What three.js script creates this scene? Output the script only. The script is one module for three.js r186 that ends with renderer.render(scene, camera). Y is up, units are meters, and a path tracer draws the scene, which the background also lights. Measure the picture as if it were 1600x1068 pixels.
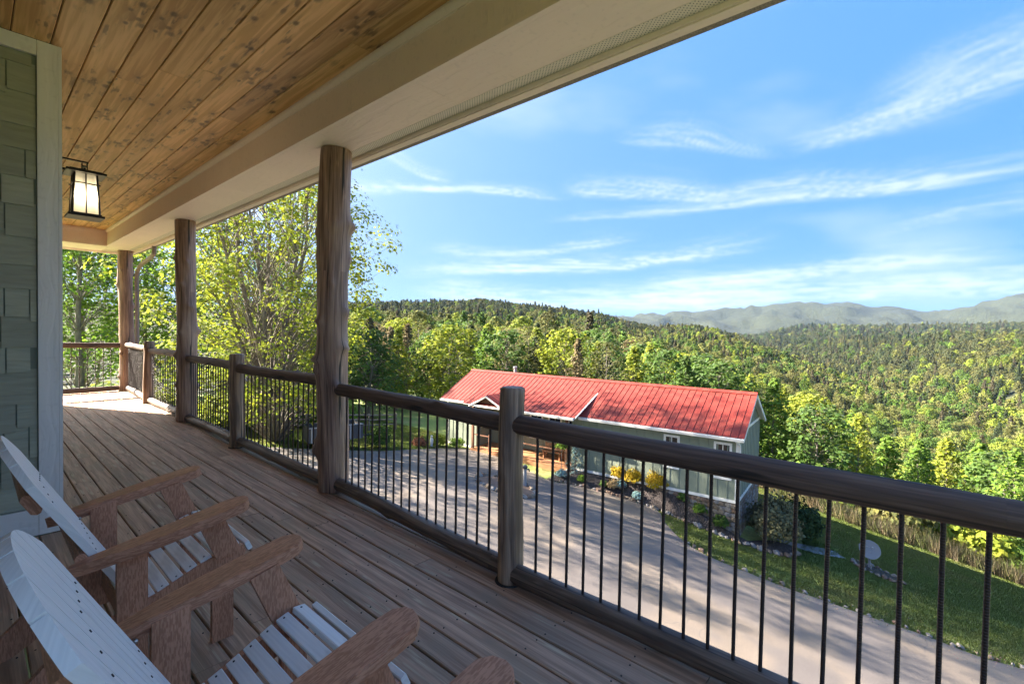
import * as THREE from 'three';
import { mergeGeometries } from 'three/addons/utils/BufferGeometryUtils.js';

// ---------------------------------------------------------------- camera, sky, sun, exposure
const scene = new THREE.Scene();
const D2R = Math.PI / 180;
const camera = new THREE.PerspectiveCamera(2 * Math.atan(534 / 741.7) / D2R, 1600 / 1068, 0.05, 30000);
{
  const yaw = 48.864 * D2R, pitch = 1.377 * D2R, roll = -1.087 * D2R;
  const fwd = new THREE.Vector3(Math.sin(yaw), 0, -Math.cos(yaw)), right = new THREE.Vector3(Math.cos(yaw), 0, Math.sin(yaw)), up = new THREE.Vector3(0, 1, 0);
  const f2 = fwd.clone().multiplyScalar(Math.cos(pitch)).addScaledVector(up, -Math.sin(pitch));
  const u2 = up.clone().multiplyScalar(Math.cos(pitch)).addScaledVector(fwd, Math.sin(pitch));
  const r3 = right.clone().multiplyScalar(Math.cos(roll)).addScaledVector(u2, -Math.sin(roll));
  const u3 = u2.clone().multiplyScalar(Math.cos(roll)).addScaledVector(right, Math.sin(roll));
  camera.position.set(0, 1.5, 0);
  camera.quaternion.setFromRotationMatrix(new THREE.Matrix4().makeBasis(r3, u3, f2.negate()));
}
const EXPOSURE = 7.6;
const SUN_DIR = new THREE.Vector3(-0.6, 1, -1.72).normalize();   // towards the sun
const sun = new THREE.DirectionalLight(new THREE.Color(1, 0.9, 0.76), 5);
sun.position.copy(SUN_DIR).multiplyScalar(120); sun.target.position.set(10, -5, -8);
sun.shadow.radius = 1.2; sun.castShadow = true;
Object.assign(sun.shadow.camera, { left: -70, right: 70, top: 70, bottom: -70, near: 1, far: 300 }); sun.shadow.mapSize.set(4096, 4096);
scene.add(sun, sun.target);

// ---------------------------------------------------------------- noise
function rng(seed) { let a = seed >>> 0; return () => { a = (a + 0x6d2b79f5) >>> 0; let t = a; t = Math.imul(t ^ (t >>> 15), t | 1); t ^= t + Math.imul(t ^ (t >>> 7), t | 61); return ((t ^ (t >>> 14)) >>> 0) / 4294967296; }; }
function hash(ix, iy, s) { let h = Math.imul(ix, 374761393) + Math.imul(iy, 668265263) + Math.imul(s, 2147483647 ^ 0x5bd1e995); h = Math.imul(h ^ (h >>> 13), 1274126177); return ((h ^ (h >>> 16)) >>> 0) / 4294967296; }
function vn(x, y, s = 0, px = 0, py = 0) {
  const ix = Math.floor(x), iy = Math.floor(y), fx = x - ix, fy = y - iy, u = fx * fx * (3 - 2 * fx), v = fy * fy * (3 - 2 * fy);
  const w = (a, p) => p ? ((a % p) + p) % p : a;
  const x0 = w(ix, px), x1 = w(ix + 1, px), y0 = w(iy, py), y1 = w(iy + 1, py);
  const a = hash(x0, y0, s), b = hash(x1, y0, s), c = hash(x0, y1, s), d = hash(x1, y1, s);
  return a + (b - a) * u + (c - a) * v + (a - b - c + d) * u * v;
}
function fbm(x, y, s = 0, o = 4, px = 0, py = 0) { let t = 0, a = 0.5, n = 0; for (let i = 0; i < o; i++) { t += a * vn(x, y, s + i * 17, px, py); n += a; x *= 2; y *= 2; px *= 2; py *= 2; a *= 0.5; } return t / n; }
const clamp = (x, a = 0, b = 1) => Math.min(b, Math.max(a, x)), lerp = (a, b, t) => a + (b - a) * t, sstep = (a, b, x) => { const t = clamp((x - a) / (b - a)); return t * t * (3 - 2 * t); };

// ---------------------------------------------------------------- the sky: clear spring air with thin cirrus streaks
{
  const W = 2048, H = 1024, data = new Float32Array(W * H * 4);
  // azimuth (degrees right of -z), elevation, end azimuth, end elevation, half thickness (degrees), strength
  const streaks = [[80, 19, 99, 21.2, 1.5, 0.42], [86, 20.2, 104, 23.5, 1.6, 0.26], [57, 12.9, 97, 13.7, 0.55, 0.5], [56, 16.6, 73, 14.6, 0.9, 0.5], [70, 14.2, 96, 14.3, 0.8, 0.4],
    [39, 6.2, 74, 9.2, 0.75, 0.75], [40, 8.6, 62, 10.2, 0.7, 0.4], [67, 5.6, 93, 6.8, 0.75, 0.8], [30, 15.5, 53, 15.9, 0.5, 0.5], [40, 3.0, 76, 3.8, 1.5, 0.8], [62, 3.2, 104, 4.2, 1.5, 0.8], [62, 21.5, 77, 18.6, 0.9, 0.24], [33, 19.5, 41, 17, 0.7, 0.3], [88, 9.9, 110, 11, 0.8, 0.35],
  ];
  { const R = rng(3); for (let k = 0; k < 62; k++) { const a0 = 98 + 255 * R(), e0 = 3 + 52 * R() * R(), L = 14 + 24 * R(); streaks.push([a0, e0, a0 + L, e0 + (R() - 0.4) * 5, 0.6 + 0.9 * R() + e0 * 0.03, 0.3 + 0.5 * R()]); } }
  for (let row = 0; row < H; row++) {
    const el = ((row + 0.5) / H - 0.5) * 180, e = Math.max(el, 0);
    for (let col = 0; col < W; col++) {
      const th = ((col + 0.5) / W - 0.5) * 2 * Math.PI, x = Math.cos(th), z = Math.sin(th);
      let az = Math.atan2(x, -z) / D2R;
      const ce = Math.cos(el * D2R), cs = x * ce * SUN_DIR.x + Math.sin(el * D2R) * SUN_DIR.y + z * ce * SUN_DIR.z;
      const h = Math.exp(-e / 7.5), m = Math.exp(-e / 26);
      let c = [0.085 + 0.045 * m + 0.14 * h, 0.295 + 0.08 * m + 0.13 * h, 0.79 + 0.07 * m - 0.01 * h];
      const glow = 5 * Math.exp(-(1 - cs) * 40) + 1.8 * Math.exp(-(1 - cs) * 9) + 0.4 * Math.exp(-(1 - cs) * 2.5);
      c = [c[0] + glow * 1.0, c[1] + glow * 0.92, c[2] + glow * 0.75];
      let d = 0;
      const wob = (fbm(az * 0.05 + 50, el * 0.25 + 9, 3, 4) - 0.5) * 3.2;
      for (const [a0, e0, a1, e1, w, s] of streaks) {
        let a = az; if (a < a0 - 8 && a + 360 < a1 + 8) a += 360;
        const t = (a - a0) / (a1 - a0); if (t < -0.15 || t > 1.15 || Math.abs(el - lerp(e0, e1, t)) > 5 + 3 * w) continue;
        const mid = lerp(e0, e1, t) + wob * 0.55 + Math.sin(t * 5 + a0) * 0.35, q = el - mid, ww = w * (0.4 + 0.85 * fbm(a * 0.12, a0, 5, 3)) * (q > 0 ? 1.6 : 0.55);
        const ends = sstep(-0.15, 0.2, t) * sstep(1.15, 0.75, t);
        const fil = fbm(a * 0.3 - q * 0.5, q * 11 + a * 0.35 + a0, 17, 4), fib = (0.35 + 1.3 * sstep(0.3, 0.75, fil)) * (0.1 + 1.25 * fbm(a * 0.2 + q * 0.9, q * 2.6 - a * 0.05 + a0, 11, 6) * (0.5 + 0.9 * fbm(a * 0.9 + q * 1.2, q * 9 - a * 0.3, 14, 4)));
        d += s * ends * Math.exp(-(q * q) / (ww * ww)) * fib;
      }
      const veil = fbm(az * 0.045 + 7, el * 0.13 + az * 0.012, 21, 5); d += 0.28 * sstep(0.52, 0.82, veil) * sstep(0, 3, e) * Math.exp(-e / 60);
      d = 1 - Math.exp(-d * 1.5);
      const cl = [0.80, 0.87, 0.97];
      const k = (row * W + col) * 4;
      for (let i = 0; i < 3; i++) { let v = lerp(c[i], cl[i] + glow * 0.7, d * 0.92); if (el < 0) v = lerp(v, [0.14, 0.17, 0.09][i], sstep(0, -4, el)); data[k + i] = v * 0.187; }
      data[k + 3] = 1;
    }
  }
  const t = new THREE.DataTexture(data, W, H, THREE.RGBAFormat, THREE.FloatType);
  t.mapping = THREE.EquirectangularReflectionMapping; t.magFilter = THREE.LinearFilter; t.minFilter = THREE.LinearFilter; t.wrapS = THREE.RepeatWrapping; t.needsUpdate = true;
  scene.background = t; scene.environment = t;
}
const renderer = new THREE.WebGLRenderer({ antialias: true });
renderer.toneMapping = THREE.LinearToneMapping; renderer.toneMappingExposure = EXPOSURE;
renderer.shadowMap.enabled = true; renderer.setSize(1024, 683);

// ---------------------------------------------------------------- helpers: names, textures, geometry
const taken = {};
function numbered(n) { const k = taken[n] = (taken[n] ?? -1) + 1; return k ? n + '_' + String(k).padStart(3, '0') : n; }
function tag(o, label, category, group, kind) { if (label) o.userData.label = label; if (category) o.userData.category = category; if (group) o.userData.group = group; if (kind) o.userData.kind = kind; return o; }
function base(name, pos = [0, 0, 0], turn = 0, parent = scene) { const g = new THREE.Group(); g.name = parent === scene ? numbered(name) : name; g.position.set(...pos); g.rotation.y = turn; parent.add(g); return g; }
function facing(g) {   // every triangle winds the way its normals point
  if (g.userData.faced || g.attributes.color) return g; g.userData.faced = true;
  const p = g.attributes.position, n = g.attributes.normal, ix = g.index, A = new THREE.Vector3(), B = new THREE.Vector3(), C = new THREE.Vector3(), N = new THREE.Vector3(), q = new THREE.Vector3(), count = ix ? ix.count : p.count, at = (i) => ix ? ix.getX(i) : i;
  for (let i = 0; i < count; i += 3) {
    const a = at(i), b = at(i + 1), c = at(i + 2); A.fromBufferAttribute(p, a); B.fromBufferAttribute(p, b).sub(A); C.fromBufferAttribute(p, c).sub(A); B.cross(C);
    N.fromBufferAttribute(n, a).add(q.fromBufferAttribute(n, b)).add(q.fromBufferAttribute(n, c));
    if (B.dot(N) < 0) { if (ix) { ix.setX(i + 1, c); ix.setX(i + 2, b); } else for (const k of Object.keys(g.attributes)) { const t = g.attributes[k], w = t.itemSize; for (let e = 0; e < w; e++) { const v = t.array[b * w + e]; t.array[b * w + e] = t.array[c * w + e]; t.array[c * w + e] = v; } } }
  }
  return g;
}
function part(name, geo, mat, parent = scene) { const m = new THREE.Mesh(facing(Array.isArray(geo) ? mergeGeometries(geo) : geo), mat); m.name = parent === scene ? numbered(name) : name; parent.add(m); return m; }
function copy(o, pos, turn) { const c = o.clone(); c.name = numbered(o.name.replace(/_\d{3}$/, '')); c.userData = { ...o.userData }; scene.add(c); if (pos) c.position.set(...pos); if (turn !== undefined) c.rotation.y = turn; return c; }
const s8 = (v) => { v = clamp(v); return Math.round(255 * (v <= 0.0031308 ? 12.92 * v : 1.055 * Math.pow(v, 1 / 2.4) - 0.055)); };
function tex(w, h, fn, rx = 1, ry = 1) {   // fn(u, v) -> linear rgb
  const d = new Uint8Array(w * h * 4);
  for (let j = 0; j < h; j++) for (let i = 0; i < w; i++) { const c = fn((i + 0.5) / w, (j + 0.5) / h), k = (j * w + i) * 4; d[k] = s8(c[0]); d[k + 1] = s8(c[1]); d[k + 2] = s8(c[2]); d[k + 3] = 255; }
  return fin(new THREE.DataTexture(d, w, h), rx, ry, true);
}
function gray(w, h, fn, rx = 1, ry = 1) {
  const d = new Uint8Array(w * h * 4);
  for (let j = 0; j < h; j++) for (let i = 0; i < w; i++) { const c = Math.round(255 * clamp(fn((i + 0.5) / w, (j + 0.5) / h))), k = (j * w + i) * 4; d[k] = d[k + 1] = d[k + 2] = c; d[k + 3] = 255; }
  return fin(new THREE.DataTexture(d, w, h), rx, ry, false);
}
function fin(t, rx, ry, srgb) { t.wrapS = t.wrapT = THREE.RepeatWrapping; t.magFilter = t.minFilter = THREE.LinearFilter; t.repeat.set(rx, ry); if (srgb) t.colorSpace = THREE.SRGBColorSpace; t.needsUpdate = true; return t; }
const mix3 = (a, b, t) => [lerp(a[0], b[0], t), lerp(a[1], b[1], t), lerp(a[2], b[2], t)], mul3 = (a, k) => [a[0] * k, a[1] * k, a[2] * k];
function std(color, roughness = 0.8, extra = {}) { const m = new THREE.MeshStandardMaterial({ roughness, ...extra }); if (color) m.color.setRGB(...color); return m; }
// box with uv in metres
function box(x0, x1, y0, y1, z0, z1) {
  const w = x1 - x0, h = y1 - y0, d = z1 - z0, g = new THREE.BoxGeometry(w, h, d), uv = g.attributes.uv, dims = [[d, h], [d, h], [w, d], [w, d], [w, h], [w, h]];
  for (let f = 0; f < 6; f++) for (let k = 0; k < 4; k++) uv.setXY(f * 4 + k, uv.getX(f * 4 + k) * dims[f][0], uv.getY(f * 4 + k) * dims[f][1]);
  g.translate((x0 + x1) / 2, (y0 + y1) / 2, (z0 + z1) / 2); return g;
}
// sweep a closed 2D profile [[a,b],...] (counterclockwise) along an axis; flat shading; uv: u = metres round the profile, v = metres along
function prism(profile, len, place, uo = 0, vo = 0) {
  const P = [], N = [], U = [], n = profile.length; let per = 0;
  const tri = (a, b, c, nn, ua, ub, uc) => { P.push(...a, ...b, ...c); N.push(...nn, ...nn, ...nn); U.push(...ua, ...ub, ...uc); };
  for (let i = 0; i < n; i++) {
    const [a0, b0] = profile[i], [a1, b1] = profile[(i + 1) % n], L = Math.hypot(a1 - a0, b1 - b0), nn = [(b1 - b0) / L, -(a1 - a0) / L, 0];
    const p = [a0, b0, 0], q = [a1, b1, 0], r = [a1, b1, len], s = [a0, b0, len], u0 = uo + per, u1 = uo + per + L;
    tri(p, q, r, nn, [u0, vo], [u1, vo], [u1, vo + len]); tri(p, r, s, nn, [u0, vo], [u1, vo + len], [u0, vo + len]); per += L;
  }
  const faces = THREE.ShapeUtils.triangulateShape(profile.map((p) => new THREE.Vector2(...p)), []);
  for (const [a, b, c] of faces) { const A = profile[a], B = profile[b], Cc = profile[c]; tri([...A, len], [...B, len], [...Cc, len], [0, 0, 1], A, B, Cc); tri([...A, 0], [...Cc, 0], [...B, 0], [0, 0, -1], A, Cc, B); }
  const g = new THREE.BufferGeometry(); g.setAttribute('position', new THREE.Float32BufferAttribute(P, 3)); g.setAttribute('normal', new THREE.Float32BufferAttribute(N, 3)); g.setAttribute('uv', new THREE.Float32BufferAttribute(U, 2));
  if (place) g.applyMatrix4(place); return g;
}
const chamfered = (w, h, c) => [[-w / 2 + c, -h / 2], [w / 2 - c, -h / 2], [w / 2, -h / 2 + c], [w / 2, h / 2 - c], [w / 2 - c, h / 2], [-w / 2 + c, h / 2], [-w / 2, h / 2 - c], [-w / 2, -h / 2 + c]];
const M4 = (x, y, z, rx = 0, ry = 0, rz = 0) => new THREE.Matrix4().makeRotationFromEuler(new THREE.Euler(rx, ry, rz)).setPosition(x, y, z);
// tube along points with radii, uv in metres
function tube(pts, radii, seg = 8, capped = true) {
  const P = [], N = [], U = [], I = []; let L = 0;
  const V = pts.map((p) => new THREE.Vector3(...p)); let ref = new THREE.Vector3(0, 0, 1);
  for (let i = 0; i < V.length; i++) {
    const t = V[Math.min(i + 1, V.length - 1)].clone().sub(V[Math.max(i - 1, 0)]).normalize(); if (Math.abs(t.dot(ref)) > 0.95) ref = new THREE.Vector3(1, 0, 0);
    const a = new THREE.Vector3().crossVectors(t, ref).normalize(), b = new THREE.Vector3().crossVectors(t, a); ref = b.clone().negate(); if (i) L += V[i].distanceTo(V[i - 1]);
    const r = Array.isArray(radii) ? radii[i] : radii;
    for (let k = 0; k <= seg; k++) { const w = k / seg * Math.PI * 2, n = a.clone().multiplyScalar(Math.cos(w)).addScaledVector(b, Math.sin(w)); P.push(V[i].x + n.x * r, V[i].y + n.y * r, V[i].z + n.z * r); N.push(n.x, n.y, n.z); U.push(k / seg * 2 * Math.PI * Math.max(r, 0.02), L); }
  }
  for (let i = 0; i < V.length - 1; i++) for (let k = 0; k < seg; k++) { const o = i * (seg + 1) + k; I.push(o, o + 1, o + seg + 1, o + 1, o + seg + 2, o + seg + 1); }
  if (capped) for (const e of [0, V.length - 1]) { const c = P.length / 3, t = e ? V[e].clone().sub(V[e - 1]) : V[0].clone().sub(V[1]); t.normalize(); P.push(V[e].x, V[e].y, V[e].z); N.push(t.x, t.y, t.z); U.push(0, 0); const s = P.length / 3; for (let k = 0; k <= seg; k++) { const q = (e * (seg + 1) + k) * 3; P.push(P[q], P[q + 1], P[q + 2]); N.push(t.x, t.y, t.z); U.push(0, 0); } for (let k = 0; k < seg; k++) e ? I.push(c, s + k, s + k + 1) : I.push(c, s + k + 1, s + k); }
  const g = new THREE.BufferGeometry(); g.setAttribute('position', new THREE.Float32BufferAttribute(P, 3)); g.setAttribute('normal', new THREE.Float32BufferAttribute(N, 3)); g.setAttribute('uv', new THREE.Float32BufferAttribute(U, 2)); g.setIndex(I); return g;
}
// a peeled log along +y with knots and draw-knife facets
function log(len, r, seed, { seg = 28, rings = 44, knots = 6, wob = 0.06, bend = 0.012, facet = 0.03, chamfer = 0.01, taper = 0 } = {}) {
  const R = rng(seed), K = Array.from({ length: knots }, () => [R() * Math.PI * 2, (0.08 + 0.84 * R()) * len, 0.16 + 0.2 * R(), 0.02 + 0.022 * R(), (0.5 + R()) * 0.13 * r]);
  const P = [], U = [], I = [], ph = R() * 9;
  const rad = (w, y) => {
    let q = 1 + wob * (vn(Math.cos(w) * 1.3 + 5, y * 1.7 + Math.sin(w) * 1.3 + ph, seed) - 0.5) * 2 - taper * y / len;
    const cell = Math.floor((w / (2 * Math.PI)) * 9 + 0.35 * Math.sin(y * 3 + seed)), yy = Math.floor(y / 0.42 + hash(cell, 3, seed)); q -= facet * hash(cell, yy, seed + 5) * (0.5 + 0.5 * Math.cos(((w / (2 * Math.PI)) * 9 - cell - 0.5) * 5));
    q *= r; for (const [kw, ky, sw, sy, a] of K) { let dw = Math.abs(w - kw); dw = Math.min(dw, 2 * Math.PI - dw); q += a * Math.exp(-(dw * dw) / (sw * sw) - ((y - ky) ** 2) / (sy * sy)) * 1.7 + a * 0.5 * Math.exp(-(dw * dw) / (sw * sw * 5) - ((y - ky) ** 2) / (sy * sy * 9)); }
    return q;
  };
  for (let i = 0; i <= rings + 2; i++) {
    const edge = i === 0 || i === rings + 2, y = edge ? (i ? len : 0) : chamfer + (len - 2 * chamfer) * (i - 1) / rings, cx = bend * Math.sin(y / len * 5 + ph), cz = bend * Math.cos(y / len * 4 + ph);
    for (let k = 0; k <= seg; k++) { const w = (k % seg) / seg * Math.PI * 2, q = rad(w, y) - (edge ? chamfer : 0); P.push(cx + Math.cos(w) * q, y, cz - Math.sin(w) * q); U.push(k / seg * 2 * Math.PI * r, y); }
  }
  for (let i = 0; i < rings + 2; i++) for (let k = 0; k < seg; k++) { const o = i * (seg + 1) + k; I.push(o, o + 1, o + seg + 1, o + 1, o + seg + 2, o + seg + 1); }
  let g = new THREE.BufferGeometry(); g.setAttribute('position', new THREE.Float32BufferAttribute(P, 3)); g.setAttribute('uv', new THREE.Float32BufferAttribute(U, 2)); g.setIndex(I); g.computeVertexNormals();
  { const n = g.attributes.normal; for (let i = 0; i <= rings + 2; i++) { const a = i * (seg + 1), b = a + seg, x = n.getX(a) + n.getX(b), y = n.getY(a) + n.getY(b), z = n.getZ(a) + n.getZ(b), l = Math.hypot(x, y, z); n.setXYZ(a, x / l, y / l, z / l); n.setXYZ(b, x / l, y / l, z / l); } }
  const caps = [];
  for (const e of [0, 1]) { const p = [], nn = [], uu = [], ii = [], s = e ? (rings + 2) * (seg + 1) : 0; p.push(bend * Math.sin((e ? 5 : 0) + ph), e ? len : 0, bend * Math.cos((e ? 4 : 0) + ph)); nn.push(0, e ? 1 : -1, 0); uu.push(0.5, 0.5); for (let k = 0; k <= seg; k++) { p.push(P[(s + k) * 3], P[(s + k) * 3 + 1], P[(s + k) * 3 + 2]); nn.push(0, e ? 1 : -1, 0); uu.push(0.5 + 0.05 * Math.cos(k), 0.5 + 0.05 * Math.sin(k)); if (k < seg) e ? ii.push(0, k + 1, k + 2) : ii.push(0, k + 2, k + 1); } const c = new THREE.BufferGeometry(); c.setAttribute('position', new THREE.Float32BufferAttribute(p, 3)); c.setAttribute('normal', new THREE.Float32BufferAttribute(nn, 3)); c.setAttribute('uv', new THREE.Float32BufferAttribute(uu, 2)); c.setIndex(ii); caps.push(c); }
  return mergeGeometries([g, ...caps]);
}

// ---------------------------------------------------------------- materials
const MAT = {};
{
  const wood = (u, v, s, f, l) => { const w = fbm(u * f * 0.3, v * l, s, 3, f * 0.3 | 0, l); return fbm(u * f + w * 3, v * l * 1.5, s + 3, 4, f, Math.round(l * 1.5)); };
  // deck boards, 0.6 m across by 2.4 m along
  MAT.deck = std(null, 0.6, { map: tex(512, 1024, (u, v) => {
    const g = wood(u, v, 40, 40, 4), fine = fbm(u * 160, v * 14, 44, 2, 160, 14), pat = fbm(u * 6, v * 6, 47, 4, 6, 6), worn = sstep(0.6, 0.72, fbm(u * 50, v * 10, 51, 3, 50, 10)) * sstep(0.52, 0.64, fbm(u * 5, v * 5, 57, 3, 5, 5));
    let c = mix3([0.32, 0.205, 0.135], [0.5, 0.34, 0.235], sstep(0.3, 0.7, g)); c = mul3(c, 0.7 + 0.4 * fine + 0.24 * (pat - 0.5)); c = mix3(c, [0.26, 0.225, 0.16], 0.4 * sstep(0.55, 0.75, pat)); return mix3(c, [0.5, 0.43, 0.3], 0.75 * worn);
  }, 1 / 0.6, 1 / 2.4), bumpMap: gray(512, 1024, (u, v) => 0.6 * wood(u, v, 40, 40, 4) + 0.4 * fbm(u * 160, v * 14, 44, 2, 160, 14), 1 / 0.6, 1 / 2.4), bumpScale: 0.0016 });
  // knotty pine ceiling, 0.8 m by 3.2 m
  const R = rng(77), knots = Array.from({ length: 30 }, () => [R(), R(), 0.008 + R() * 0.016, 0.5 + R() * 0.5, R() * 6]);
  MAT.pine = std(null, 0.55, { map: tex(512, 1536, (u, v) => {
    let gu = u, dk = 0, sm = 0;
    for (const [ku, kv, kr, ks, ka] of knots) { let du = u - ku, dv = v - kv; du -= Math.round(du); dv -= Math.round(dv); const x = du * 0.8, y = dv * 3.2, q = Math.hypot(x, y * 0.62); gu += 0.05 * Math.exp(-q * q / 0.0022) * Math.sign(x) * 0.5; dk = Math.max(dk, ks * sstep(kr * 1.6, kr * 0.5, q)); sm += ks * 0.5 * Math.exp(-(x * x) / 0.0022 - (y * y) / 0.009) * sstep(0.35, 0.65, fbm(u * 60, v * 30, 91, 3, 60, 30)); }
    const g = fbm(gu * 46, v * 7, 60, 4, 46, 7), soft = fbm(u * 4, v * 5, 63, 4, 4, 5), smear = sstep(0.56, 0.74, fbm(u * 26, v * 22, 66, 4, 26, 22)) * sstep(0.45, 0.65, fbm(u * 5, v * 9, 69, 3, 5, 9));
    let c = mix3([0.58, 0.315, 0.11], [0.74, 0.44, 0.185], sstep(0.35, 0.68, g)); c = mul3(c, 0.82 + 0.36 * soft); c = mix3(c, [0.17, 0.09, 0.035], clamp(0.78 * smear + 0.95 * Math.min(sm, 1))); return mix3(c, [0.06, 0.03, 0.015], dk * 0.9);
  }, 1 / 0.8, 1 / 3.2) });
  MAT.pines = [[0.82, 0.8, 0.8], [1, 1, 1], [1.08, 1.1, 1.12], [0.92, 0.93, 0.95]].map((c) => { const m = MAT.pine.clone(); m.color.setRGB(...c); return m; });
  MAT.decks = [[0.96, 0.86, 0.77], [1.12, 0.99, 0.88], [1.2, 1.06, 0.93]].map((c) => { const m = MAT.deck.clone(); m.color.setRGB(...c); return m; });
  // stained peeled logs, 0.5 m round by 2 m along
  const logTex = (a, b, s) => tex(256, 1024, (u, v) => { const g = wood(u, v, s, 26, 3), f = fbm(u * 90, v * 10, s + 4, 2, 90, 10), p = fbm(u * 5, v * 6, s + 8, 4, 5, 6), crack = sstep(0.03, 0.008, Math.abs(fbm(u * 7, v * 1.0, s + 12, 3, 7, 1) - 0.5)) * sstep(0.42, 0.5, fbm(u * 4, v * 3, s + 19, 2, 4, 3)); let c = mul3(mix3(a, b, sstep(0.32, 0.68, g * 0.7 + p * 0.3)), 0.6 + 0.75 * f); c = mix3(c, mul3(b, 1.7), 0.6 * sstep(0.7, 0.78, fbm(u * 40, v * 9, s + 23, 3, 40, 9)) * sstep(0.55, 0.68, fbm(u * 3, v * 5, s + 29, 3, 3, 5))); return mix3(c, [0.025, 0.017, 0.013], crack); }, 2, 0.5);
  const logBump = gray(256, 1024, (u, v) => 0.7 * wood(u, v, 100, 26, 3) + 0.3 * fbm(u * 90, v * 10, 104, 2, 90, 10), 2, 0.5);
  MAT.post = std(null, 0.55, { map: logTex([0.21, 0.122, 0.084], [0.41, 0.265, 0.185], 100), bumpMap: logBump, bumpScale: 0.004 });
  MAT.shortPost = std(null, 0.6, { map: logTex([0.15, 0.095, 0.064], [0.38, 0.255, 0.165], 200), bumpMap: logBump, bumpScale: 0.004 });
  MAT.rail = std(null, 0.75, { map: logTex([0.085, 0.05, 0.034], [0.155, 0.096, 0.066], 300), bumpMap: logBump, bumpScale: 0.003 });
  MAT.bottomRail = std(null, 0.55, { map: logTex([0.085, 0.056, 0.04], [0.19, 0.13, 0.09], 350), bumpMap: logBump, bumpScale: 0.003 });
  MAT.rebar = std([0.05, 0.034, 0.027], 0.5, { metalness: 0.3, bumpMap: gray(8, 32, (u, v) => Math.sin(v * Math.PI * 2 * 4) > 0.2 ? 1 : 0, 1, 1 / 0.045), bumpScale: 0.0022 });
  // painted trim with a faint embossed grain, 1 m tile
  const cedar = gray(512, 512, (u, v) => sstep(0.3, 0.7, fbm(u * 30 + 2.5 * fbm(u * 4, v * 3, 7, 2, 4, 3), v * 4, 110, 3, 30, 4)), 1, 1);
  const cedarX = cedar.clone(); cedarX.rotation = Math.PI / 2; cedarX.needsUpdate = true;
  const dirt = tex(512, 512, (u, v) => { const p = fbm(u * 5, v * 5, 120, 4, 5, 5), s = sstep(0.8, 0.86, vn(u * 90, v * 90, 123, 90, 90)); return mul3([0.82, 0.79, 0.72], 0.92 + 0.1 * p - 0.05 * s); }, 0.5, 0.5);
  MAT.trim = std(null, 0.55, { map: dirt, bumpMap: cedar, bumpScale: 0.0022 });
  MAT.cream = std([1.14, 0.97, 0.88], 0.55, { map: dirt, bumpMap: cedar, bumpScale: 0.0022 }); MAT.creamX = std([1.14, 0.97, 0.88], 0.55, { map: dirt, bumpMap: cedarX, bumpScale: 0.0022 });
  MAT.trimX = std(null, 0.55, { map: dirt, bumpMap: cedarX, bumpScale: 0.0022 });
  MAT.shingle = [0.9, 1, 1.12].map((k, i) => std(null, 0.75, { map: tex(256, 256, (u, v) => mul3([0.36, 0.37, 0.27], k * (0.86 + 0.28 * fbm(u * 30, v * 4, 130 + i, 4, 30, 4))), 2, 2), bumpMap: cedar, bumpScale: 0.003 }));
  // perforated vent strip: 1 unit = one 2.4 cm cell pair
  MAT.vent = std(null, 0.6, { map: tex(64, 64, (u, v) => { const d = Math.min(Math.hypot(u - 0.25, v - 0.25), Math.hypot(u - 0.75, v - 0.75)); return mix3([0.05, 0.045, 0.035], [0.8, 0.7, 0.57], sstep(0.1, 0.16, d)); }, 1 / 0.024, 1 / 0.024) });
  MAT.roofEdge = std(null, 0.95, { map: tex(256, 256, (u, v) => mul3([0.34, 0.29, 0.25], 0.35 + 0.9 * fbm(u * 90, v * 90, 140, 3, 90, 90)), 2, 2) });
  MAT.poly = std(null, 0.55, { map: tex(256, 1024, (u, v) => mul3([0.82, 0.79, 0.735], 0.86 + 0.2 * fbm(u * 60, v * 8, 150, 4, 60, 8) - 0.12 * sstep(0.6, 0.8, fbm(u * 6, v * 7, 155, 4, 6, 7))), 3, 0.8), bumpMap: logBump, bumpScale: 0.0008 });
  MAT.polyBrown = std(null, 0.5, { map: tex(256, 1024, (u, v) => { const g = fbm(u * 100, v * 70, 160, 3, 100, 70); return mul3(mix3([0.38, 0.158, 0.08], [0.55, 0.255, 0.14], sstep(0.32, 0.66, g)), 0.85 + 0.3 * fbm(u * 4, v * 4, 165, 3, 4, 4)); }, 3, 0.8), bumpMap: logBump, bumpScale: 0.0008 });
  MAT.black = std([0.012, 0.011, 0.01], 0.4, { metalness: 0.4 });
  MAT.bolt = std([0.5, 0.48, 0.45], 0.35, { metalness: 0.9 });
  MAT.screw = std([0.03, 0.026, 0.022], 0.7);
  MAT.gutter = std([0.26, 0.195, 0.16], 0.45);
  // asphalt, 6 m tile
  MAT.asphalt = std(null, 0.85, { map: tex(1024, 1024, (u, v) => { const p = fbm(u * 5, v * 5, 170, 5, 5, 5), f = vn(u * 512, v * 512, 175, 512, 512), dust = sstep(0.45, 0.7, fbm(u * 3, v * 3, 178, 4, 3, 3)), k = sstep(0.012, 0.002, Math.abs(fbm(u * 4, v * 4, 181, 4, 4, 4) - 0.5)) * sstep(0.5, 0.58, fbm(u * 3, v * 3, 187, 2, 3, 3)); let c = mix3([0.165, 0.14, 0.125], [0.24, 0.19, 0.145], dust); c = mul3(c, 0.78 + 0.26 * p + 0.2 * (f - 0.5)); return mix3(c, [0.1, 0.093, 0.088], k * 0.35); }, 1 / 6, 1 / 6), bumpMap: gray(512, 512, (u, v) => vn(u * 256, v * 256, 176, 256, 256), 1 / 1.5, 1 / 1.5), bumpScale: 0.006 });
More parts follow.
